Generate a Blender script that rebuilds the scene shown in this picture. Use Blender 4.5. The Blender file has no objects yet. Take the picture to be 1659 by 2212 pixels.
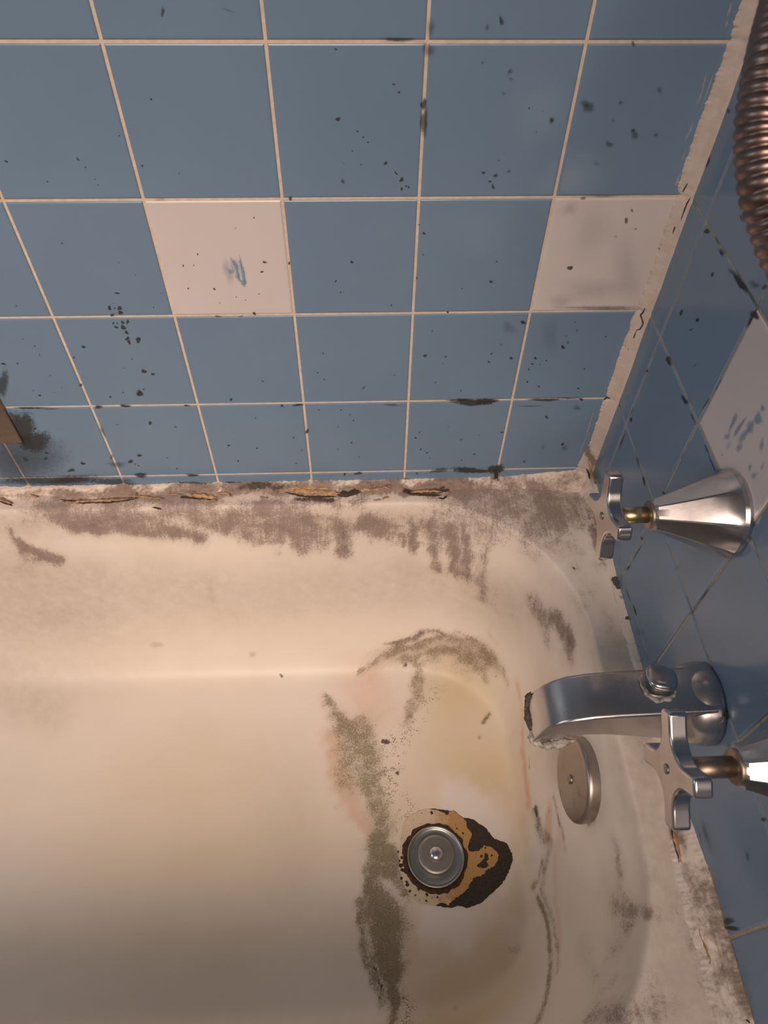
import bpy, bmesh, math, random
import numpy as np
from mathutils import Vector, Matrix, noise as mnoise

random.seed(7)
S = bpy.context.scene
COL = S.collection

# ------------------------------------------------------------------ camera
cam_data = bpy.data.cameras.new('camera')
cam_data.sensor_fit = 'VERTICAL'
cam_data.sensor_height = 36.0
cam_data.lens = 1515.701 / 2212.0 * 36.0
cam_data.clip_start = 0.01
cam_data.dof.use_dof = True
cam_data.dof.focus_distance = 0.80
cam_data.dof.aperture_fstop = 20.0
cam = bpy.data.objects.new('camera', cam_data)
COL.objects.link(cam)
cam.matrix_world = Matrix(((0.999303,0.020378,-0.031275,-0.161058),(-0.035395,0.783416,-0.620489,-0.547823),(0.011857,0.621163,0.783592,0.615804),(0,0,0,1)))
S.camera = cam

# ------------------------------------------------------------------ light and exposure
S.view_settings.view_transform = 'Standard'
S.view_settings.look = 'None'
S.view_settings.gamma = 1.0
S.view_settings.use_curve_mapping = False
S.view_settings.exposure = 0.0

world = bpy.data.worlds.new('world')
S.world = world
world.use_nodes = True
bg = world.node_tree.nodes['Background']
bg.inputs[0].default_value = (1.0, 0.92, 0.88, 1)
bg.inputs[1].default_value = 0.105


def lamp(name, loc, target, power, size, color):
    l = bpy.data.lights.new(name, 'AREA')
    l.shape = 'DISK'
    l.size = size
    l.energy = power
    l.color = color
    o = bpy.data.objects.new(name, l)
    COL.objects.link(o)
    o.location = loc
    o.rotation_euler = (Vector(target) - Vector(loc)).to_track_quat('-Z', 'Y').to_euler()
    return o


# unseen warm lamp, above and behind the photographer: its beam falls on the
# back wall; the cone is narrowed to stand in for a standing person's shadow
sl = bpy.data.lights.new('narrowed_lamp', 'SPOT')
sl.energy = 230.0
sl.color = (1.0, 0.755, 0.59)
sl.shadow_soft_size = 0.62
sl.spot_size = math.radians(51)
sl.spot_blend = 1.0
so = bpy.data.objects.new('narrowed_lamp', sl)
COL.objects.link(so)
so.location = (-0.46, -1.52, 1.47)
so.rotation_euler = (Vector((-0.40, -0.06, 0.07)) - so.location).to_track_quat('-Z', 'Y').to_euler()
# weak cool fill added beyond the foot of the tub to brighten the end wall
lamp('cool_fill', (-2.0, -0.75, 1.25), (.10, -.35, .05), 5.0, 0.9, (0.94, 0.96, 1.0))

# ------------------------------------------------------------------ measures (metres; back wall is y = 0, taps on the wall x = XC)
XC = 0.11109
YO = 0.03978
P = 0.110


# ------------------------------------------------------------------ node helpers
class NT:
    def __init__(self, name):
        self.m = bpy.data.materials.new(name)
        self.m.use_nodes = True
        self.t = self.m.node_tree
        self.b = self.t.nodes['Principled BSDF']

    def n(self, typ, **kw):
        x = self.t.nodes.new(typ)
        for k, v in kw.items():
            setattr(x, k, v)
        return x

    def link(self, a, b):
        self.t.links.new(a, b)

    def put(self, sock, v):
        if isinstance(v, (int, float, tuple, list)):
            sock.default_value = v
        else:
            self.link(v, sock)

    def math(self, op, a, b=0.0, c=None, clamp=False):
        x = self.n('ShaderNodeMath', operation=op)
        x.use_clamp = clamp
        self.put(x.inputs[0], a)
        self.put(x.inputs[1], b)
        if c is not None:
            self.put(x.inputs[2], c)
        return x.outputs[0]

    def smooth(self, v, lo, hi):
        x = self.n('ShaderNodeMapRange', interpolation_type='SMOOTHSTEP')
        self.put(x.inputs['Value'], v)
        x.inputs['From Min'].default_value = lo
        x.inputs['From Max'].default_value = hi
        return x.outputs['Result']

    def coord(self, scale=(1, 1, 1)):
        tc = self.n('ShaderNodeTexCoord')
        mp = self.n('ShaderNodeMapping')
        mp.inputs['Scale'].default_value = scale
        self.link(tc.outputs['Object'], mp.inputs['Vector'])
        return mp.outputs['Vector']

    def noise(self, scale, detail=4.0, rough=0.55, co=None, dist=0.0):
        x = self.n('ShaderNodeTexNoise')
        x.inputs['Scale'].default_value = scale
        x.inputs['Detail'].default_value = detail
        x.inputs['Roughness'].default_value = rough
        x.inputs['Distortion'].default_value = dist
        self.link(co if co is not None else self.coord(), x.inputs['Vector'])
        return x.outputs['Fac']

    def attr(self, name):
        return self.n('ShaderNodeAttribute', attribute_name=name).outputs['Fac']

    def mix(self, f, a, b):
        x = self.n('ShaderNodeMix', data_type='RGBA')
        self.put(x.inputs[0], f)
        self.put(x.inputs[6], a if not isinstance(a, tuple) else (*a, 1))
        self.put(x.inputs[7], b if not isinstance(b, tuple) else (*b, 1))
        return x.outputs[2]

    def bump(self, h, strength, dist):
        x = self.n('ShaderNodeBump')
        x.inputs['Strength'].default_value = strength
        x.inputs['Distance'].default_value = dist
        self.link(h, x.inputs['Height'])
        self.link(x.outputs['Normal'], self.b.inputs['Normal'])

    def base(self, v, rough, metal=0.0, spec=0.5):
        self.put(self.b.inputs['Base Color'], v if not isinstance(v, tuple) else (*v, 1))
        self.put(self.b.inputs['Roughness'], rough)
        self.b.inputs['Metallic'].default_value = metal
        self.b.inputs['Specular IOR Level'].default_value = spec


# ------------------------------------------------------------------ materials
def make_enamel():
    t = NT('stained_enamel')
    n_big = t.noise(9, 3)
    n_mid = t.noise(70, 8, .68)
    n_fine = t.noise(520, 6, .75)
    n_str = t.noise(1.0, 6, .7, co=t.coord((420, 34, 34)))
    enamel = t.mix(t.smooth(n_big, .35, .7), (.765, .70, .64), (.735, .67, .60))
    c = t.mix(t.math('MULTIPLY', t.attr('yellow'), .85), enamel, (.57, .43, .225))
    c = t.mix(t.math('MULTIPLY', t.attr('clean_lit'), .7), c, (.76, .73, .76))
    pk = t.math('MULTIPLY', t.attr('pink'), t.math('MULTIPLY_ADD', n_mid, .9, .35), clamp=True)
    c = t.mix(pk, c, (.62, .36, .23))
    # grey brown dirt, plus painted shade on the sloping sides and right rim
    film_shade = t.math('MULTIPLY', t.attr('film_shade'), t.math('MULTIPLY_ADD', n_mid, 1.2, .1), clamp=True)
    c = t.mix(film_shade, c, (.36, .295, .245))

    def patchy(a, wm, wf, lo, hi, extra=None, we=0.0):
        v = t.math('MULTIPLY_ADD', t.math('SUBTRACT', n_mid, .5), wm, a)
        v = t.math('MULTIPLY_ADD', t.math('SUBTRACT', n_fine, .5), wf, v)
        if extra is not None:
            v = t.math('MULTIPLY_ADD', t.math('SUBTRACT', extra, .5), we, v)
        f = t.smooth(v, lo, hi)
        return t.math('MULTIPLY', f, t.math('MULTIPLY', a, 5.0, clamp=True))

    ga = t.attr('grime')
    gm = patchy(ga, 1.5, 1.7, .32, 1.0)
    gcol = t.mix(t.smooth(n_mid, .4, .65), (.155, .125, .070), (.265, .215, .135))
    c = t.mix(t.math('MULTIPLY', ga, .45), c, (.38, .305, .20))
    c = t.mix(t.math('MULTIPLY', gm, .90), c, gcol)
    sa = t.attr('speck')
    vor = t.n('ShaderNodeTexVoronoi')
    vor.inputs['Scale'].default_value = 620
    t.link(t.coord(), vor.inputs['Vector'])
    sp = t.math('LESS_THAN', vor.outputs['Distance'], t.math('MULTIPLY', t.math('MULTIPLY', sa, .62), t.smooth(n_mid, .38, .6)))
    c = t.mix(t.math('MULTIPLY', sp, .8), c, (.13, .10, .062))
    ma = t.attr('mold')
    n_gr = t.noise(1150, 3, .7)
    n_hor = t.noise(1.0, 5, .7, co=t.coord((40, 700, 700)))
    n_pat = t.noise(24, 4, .6)
    mv = t.math('MULTIPLY_ADD', t.math('SUBTRACT', n_hor, .5), .32, t.math('MULTIPLY_ADD', t.math('SUBTRACT', n_gr, .5), 1.0, ma))
    mv = t.math('MULTIPLY_ADD', t.math('SUBTRACT', n_pat, .5), .7, mv)
    mm = t.math('MULTIPLY', patchy(mv, 1.0, 1.3, .38, .88, n_str, .6), t.math('MULTIPLY', ma, 5.0, clamp=True))
    mcol = t.mix(t.smooth(n_fine, .3, .7), (.135, .100, .092), (.31, .235, .21))
    c = t.mix(t.math('MULTIPLY', ma, .42), c, (.40, .31, .275))
    c = t.mix(t.math('MULTIPLY', mm, .86), c, mcol)
    da = t.attr('dark')
    dm = patchy(da, .7, .6, .34, .70)
    c = t.mix(t.math('MULTIPLY', dm, .93), c, (.072, .052, .045))
    dirty = t.math('MAXIMUM', gm, t.math('MAXIMUM', mm, film_shade))
    t.base(c, t.math('MULTIPLY_ADD', dirty, .28, .42), 0, .35)
    t.bump(t.math('MULTIPLY_ADD', t.math('ADD', gm, mm), n_fine, 0.0), .25, .0012)
    return t.m


def make_caulk(name, base, tan_amount):
    t = NT(name)
    n_mid = t.noise(60, 8, .65)
    n_fine = t.noise(300, 5, .7)
    co = t.coord((60, 60, 9) if name == 'corner_caulk' else ((150, 16, 150) if name == 'end_edge_caulk' else (16, 150, 150)))
    n_lay = t.noise(1.0, 5, .6, co=co)
    c = t.mix(t.smooth(n_mid, .3, .75), base, tuple(x * .86 for x in base))
    c = t.mix(t.math('MULTIPLY', t.smooth(n_lay, .52, .66), tan_amount), c, (.30, .195, .115))
    ma = t.attr('mold')
    v = t.math('MULTIPLY_ADD', t.math('SUBTRACT', n_mid, .5), 1.0, ma)
    v = t.math('MULTIPLY_ADD', t.math('SUBTRACT', n_fine, .5), .8, v)
    mm = t.math('MULTIPLY', t.smooth(v, .34, .85), t.math('MULTIPLY', ma, 5, clamp=True))
    c = t.mix(t.math('MULTIPLY', mm, .9), c, t.mix(n_fine, (.105, .075, .064), (.29, .205, .17)))
    da = t.attr('dark')
    dv = t.math('MULTIPLY_ADD', t.math('SUBTRACT', n_mid, .5), .6, da)
    c = t.mix(t.math('MULTIPLY', t.smooth(dv, .3, .62), .93), c, (.055, .04, .034))
    t.base(c, .6, 0, .3)
    t.bump(t.math('ADD', n_mid, t.math('MULTIPLY', n_fine, .4)), .5, .0016)
    return t.m


def make_tile(name, a, b):
    t = NT(name)
    n1 = t.noise(7, 3)
    c = t.mix(t.smooth(n1, .3, .7), a, b)
    n2 = t.noise(900, 2)
    t.base(c, .20, 0, .40)
    t.bump(n2, .05, .0004)
    return t.m


def make_grout(name, a, b, dirt, lo):
    t = NT(name)
    n1 = t.noise(26, 6, .65)
    n2 = t.noise(160, 4, .6)
    c = t.mix(t.smooth(n2, .3, .7), a, b)
    c = t.mix(t.math('MULTIPLY', t.smooth(n1, lo, lo + .14), .85), c, dirt)
    t.base(c, .85, 0, .2)
    t.bump(n2, .4, .0008)
    return t.m


def make_decal(name, color):
    t = NT(name)
    n1 = t.noise(260, 4, .6)
    n2 = t.noise(900, 3, .6)
    d = t.attr('spot_mask')
    v = t.math('MULTIPLY_ADD', t.math('SUBTRACT', n1, .5), .75, d)
    v = t.math('MULTIPLY_ADD', t.math('SUBTRACT', n2, .5), .45, v)
    st = t.attr('spot_strength')
    hard = t.smooth(v, .12, .62)
    soft = t.math('MULTIPLY', t.smooth(d, 0.0, 1.1), t.math('MULTIPLY_ADD', n1, 1.4, .3))
    k = t.smooth(st, .30, .75)
    a = t.math('MULTIPLY', t.math('ADD', t.math('MULTIPLY', hard, k), t.math('MULTIPLY', soft, t.math('SUBTRACT', 1.0, k))), st)
    a = t.math('MULTIPLY', a, t.math('MULTIPLY', d, 6, clamp=True))
    t.base(color, .7, 0, .2)
    t.link(a, t.b.inputs['Alpha'])
    return t.m


def make_metal(name, col, rough, spots=0.0, dull=(.25, .2, .15)):
    t = NT(name)
    n1 = t.noise(45, 5, .6)
    n2 = t.noise(320, 4, .6)
    c = col
    if spots:
        c = t.mix(t.math('MULTIPLY', t.smooth(n1, .52, .78), spots), col, dull)
    t.base(c, t.math('MULTIPLY_ADD', n1, .16, rough - .06), 1.0)
    t.bump(n2, .04, .0003)
    return t.m


def make_simple(name, a, b, scale, rough=.7, bump=.3, dist=.0006, detail=5):
    t = NT(name)
    n1 = t.noise(scale, detail, .65)
    t.base(t.mix(t.smooth(n1, .34, .66), a, b), rough, 0, .3)
    t.bump(n1, bump, dist)
    return t.m


def make_flake():
    t = NT('rusted_enamel_flake')
    n1 = t.noise(120, 6, .65)
    n2 = t.noise(420, 4, .6)
    ox = t.math('MULTIPLY_ADD', t.math('SUBTRACT', n1, .5), 1.1, t.attr('oxide'))
    c = t.mix(t.smooth(ox, .15, .75), (.60, .50, .375), (.45, .26, .105))
    c = t.mix(t.smooth(n2, .60, .70), c, (.20, .09, .035))
    t.base(c, .7, 0, .3)
    t.bump(n1, .4, .0006)
    return t.m


M = {
    'enamel': make_enamel(),
    'caulk': make_caulk('tub_edge_caulk', (.68, .59, .53), .55),
    'caulk_end': make_caulk('end_edge_caulk', (.70, .62, .56), .40),
    'corner': make_caulk('corner_caulk', (.56, .49, .45), .14),
    'blue': make_tile('blue_glaze', (.146, .231, .344), (.157, .245, .362)),
    'white': make_tile('white_glaze', (.585, .55, .565), (.56, .53, .54)),
    'grout': make_grout('cream_grout', (.66, .56, .47), (.57, .47, .38), (.26, .19, .14), .66),
    'grout_end': make_grout('dirty_grout', (.50, .44, .33), (.40, .36, .26), (.12, .10, .08), .52),
    'mold_spot': make_decal('mold_spot', (.050, .052, .055)),
    'blue_residue': make_decal('blue_residue', (.19, .33, .50)),
    'paint_smear': make_decal('white_smear', (.62, .56, .53)),
    'chrome': make_metal('worn_chrome', (.54, .53, .55), .19, .5, (.33, .30, .28)),
    'spout': make_metal('dull_chrome', (.54, .52, .53), .24, .45, (.40, .36, .34)),
    'plate': make_metal('brushed_plate', (.37, .34, .315), .36, .8, (.24, .205, .175)),
    'drain': make_metal('drain_metal', (.40, .415, .40), .34, .8, (.27, .25, .20)),
    'stopper': make_metal('matte_stopper', (.36, .34, .315), .42, .7, (.25, .22, .18)),
    'brass': make_metal('brass_stem', (.55, .43, .27), .30, .5, (.30, .22, .13)),
    'hose': make_metal('bronzed_hose', (.25, .185, .165), .34, .6, (.12, .085, .07)),
    'tarnish': make_metal('tarnished_metal', (.34, .27, .22), .42, .8, (.18, .13, .10)),
    'dark': make_simple('dark_gap', (.035, .026, .022), (.06, .045, .036), 200),
    'black_chip': make_simple('bare_iron', (.034, .026, .021), (.055, .042, .033), 320, .8, .5),
    'rust': make_simple('orange_rust', (.50, .27, .095), (.36, .17, .06), 170, .8, .5),
    'flake': make_flake(),
    'rust_dark': make_simple('brown_rust', (.085, .042, .022), (.032, .020, .014), 260, .8, .6),
    'tan': make_simple('old_caulk', (.50, .33, .19), (.27, .16, .09), 130, .75, .6, .001),
    'crust': make_simple('lime_crust', (.52, .50, .47), (.20, .185, .17), 180, .8, .6, .0012),
    'crust_dark': make_simple('dark_crust', (.13, .11, .095), (.05, .04, .035), 240, .85, .8, .0012),
    'screw': make_metal('steel_screw', (.30, .27, .25), .35, .5),
    'floor': make_simple('floor_tile', (.32, .29, .26), (.28, .25, .22), 30),
}


# ------------------------------------------------------------------ object helpers
def mesh_obj(name, verts, faces, mats, parent=None, mat_idx=None, smooth=True, attrs=None):
    me = bpy.data.meshes.new(name)
    me.from_pydata([tuple(map(float, v)) for v in verts], [], [tuple(map(int, f)) for f in faces])
    for m in (mats if isinstance(mats, (list, tuple)) else [mats]):
        me.materials.append(m)
    if mat_idx is not None:
        me.polygons.foreach_set('material_index', np.asarray(mat_idx, dtype=np.int32))
    me.polygons.foreach_set('use_smooth', [smooth] * len(me.polygons))
    for k, v in (attrs or {}).items():
        a = me.attributes.new(k, 'FLOAT', 'POINT')
        a.data.foreach_set('value', np.asarray(v, dtype=np.float32))
    me.update()
    o = bpy.data.objects.new(name, me)
    COL.objects.link(o)
    if parent is not None:
        o.parent = parent
        o.matrix_parent_inverse = parent.matrix_world.inverted()
    return o


def bm_obj(name, bm, mats, parent=None, smooth=True):
    me = bpy.data.meshes.new(name)
    bmesh.ops.recalc_face_normals(bm, faces=bm.faces[:])
    bm.to_mesh(me)
    bm.free()
    for m in (mats if isinstance(mats, (list, tuple)) else [mats]):
        me.materials.append(m)
    me.polygons.foreach_set('use_smooth', [smooth] * len(me.polygons))
    o = bpy.data.objects.new(name, me)
    COL.objects.link(o)
    if parent is not None:
        o.parent = parent
        o.matrix_parent_inverse = parent.matrix_world.inverted()
    return o


def thing(name, label, cat, loc, group=None):
    o = bpy.data.objects.new(name, None)
    COL.objects.link(o)
    o.empty_display_size = .02
    o.location = loc
    o['label'] = label
    o['category'] = cat
    if group:
        o['group'] = group
    bpy.context.view_layer.update()
    return o


def structure(o):
    o['kind'] = 'structure'
    return o


def sharp(o, deg=35):
    me = o.data
    bm = bmesh.new()
    bm.from_mesh(me)
    for e in bm.edges:
        if len(e.link_faces) == 2 and e.calc_face_angle(0) > math.radians(deg):
            e.smooth = False
    bm.to_mesh(me)
    bm.free()


def bevel(o, w, seg=3, ang=30):
    b = o.modifiers.new('bevel', 'BEVEL')
    b.width = w
    b.segments = seg
    b.limit_method = 'ANGLE'
    b.angle_limit = math.radians(ang)
    return o


def frame_from(axis):
    z = Vector(axis).normalized()
    x = z.orthogonal().normalized()
    return x, z.cross(x), z


def lathe(prof, origin, axis, seg=64, radial=None, cap=True, xdir=None):
    """prof = [(distance along axis, radius)]; radial(theta, i) scales the radius."""
    if xdir is not None:
        z = Vector(axis).normalized()
        x = Vector(xdir).normalized()
        y = z.cross(x)
    else:
        x, y, z = frame_from(axis)
    o = Vector(origin)
    V, F = [], []
    for i, (h, r) in enumerate(prof):
        for k in range(seg):
            t = 2 * math.pi * k / seg
            rr = r * (radial(t, i) if radial else 1.0)
            V.append(o + z * h + x * (rr * math.cos(t)) + y * (rr * math.sin(t)))
    for i in range(len(prof) - 1):
        for k in range(seg):
            a, b = i * seg + k, i * seg + (k + 1) % seg
            F.append((a, b, b + seg, a + seg))
    if cap:
        F.append(tuple(range(seg))[::-1])
        n = (len(prof) - 1) * seg
        F.append(tuple(range(n, n + seg)))
    return V, F


def fbm(x, y=0.0, z=0.0):
    return mnoise.fractal(Vector((x, y, z)), 0.8, 2.1, 4)


# ------------------------------------------------------------------ the tub's shape
FLOOR_Z = -.300
RIM_Z = -.020


def smin(a, b, k):
    h = np.clip(k - np.abs(a - b), 0, None) / k
    return np.minimum(a, b) - h * h * h * k / 6


def tub_h(X, Y):
    """Height of the tub's enamel at (x, y): rim, rolled edge, sloping sides, floor."""
    x0, x1, y0, y1, R = -1.36, .0680, -.578, -.036, .175
    cx, cy, hx, hy = (x0 + x1) / 2, (y0 + y1) / 2, (x1 - x0) / 2 - R, (y1 - y0) / 2 - R
    qx, qy = np.abs(X - cx) - hx, np.abs(Y - cy) - hy
    px, py = np.maximum(qx, 0), np.maximum(qy, 0)
    ln = np.sqrt(px * px + py * py) + 1e-9
    d = R - (ln + np.minimum(np.maximum(qx, qy), 0))          # depth inside the inner edge
    wx = np.where(ln > 1e-6, (px / ln) ** 2, np.where(qx > qy, 1.0, 0.0))
    W = wx * .030 + (1 - wx) * .050
    slope = RIM_Z - (RIM_Z - FLOOR_Z) * (d + .002) / W
    rim = RIM_Z - .012 * np.clip((d + .03) / .03, 0, 3) ** 2 * .12
    z = smin(slope, rim, .045)
    fl = FLOOR_Z + .004 * np.clip((-X - .08) / 1.2, 0, 1)
    dr = np.sqrt((X + .082) ** 2 + (Y + .351) ** 2)
    fl = fl - .0025 * np.clip(1 - dr / .10, 0, 1)
    return -smin(-z, -fl, .270)


def tub_h1(x, y):
    return float(tub_h(np.array([x]), np.array([y]))[0])


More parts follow.
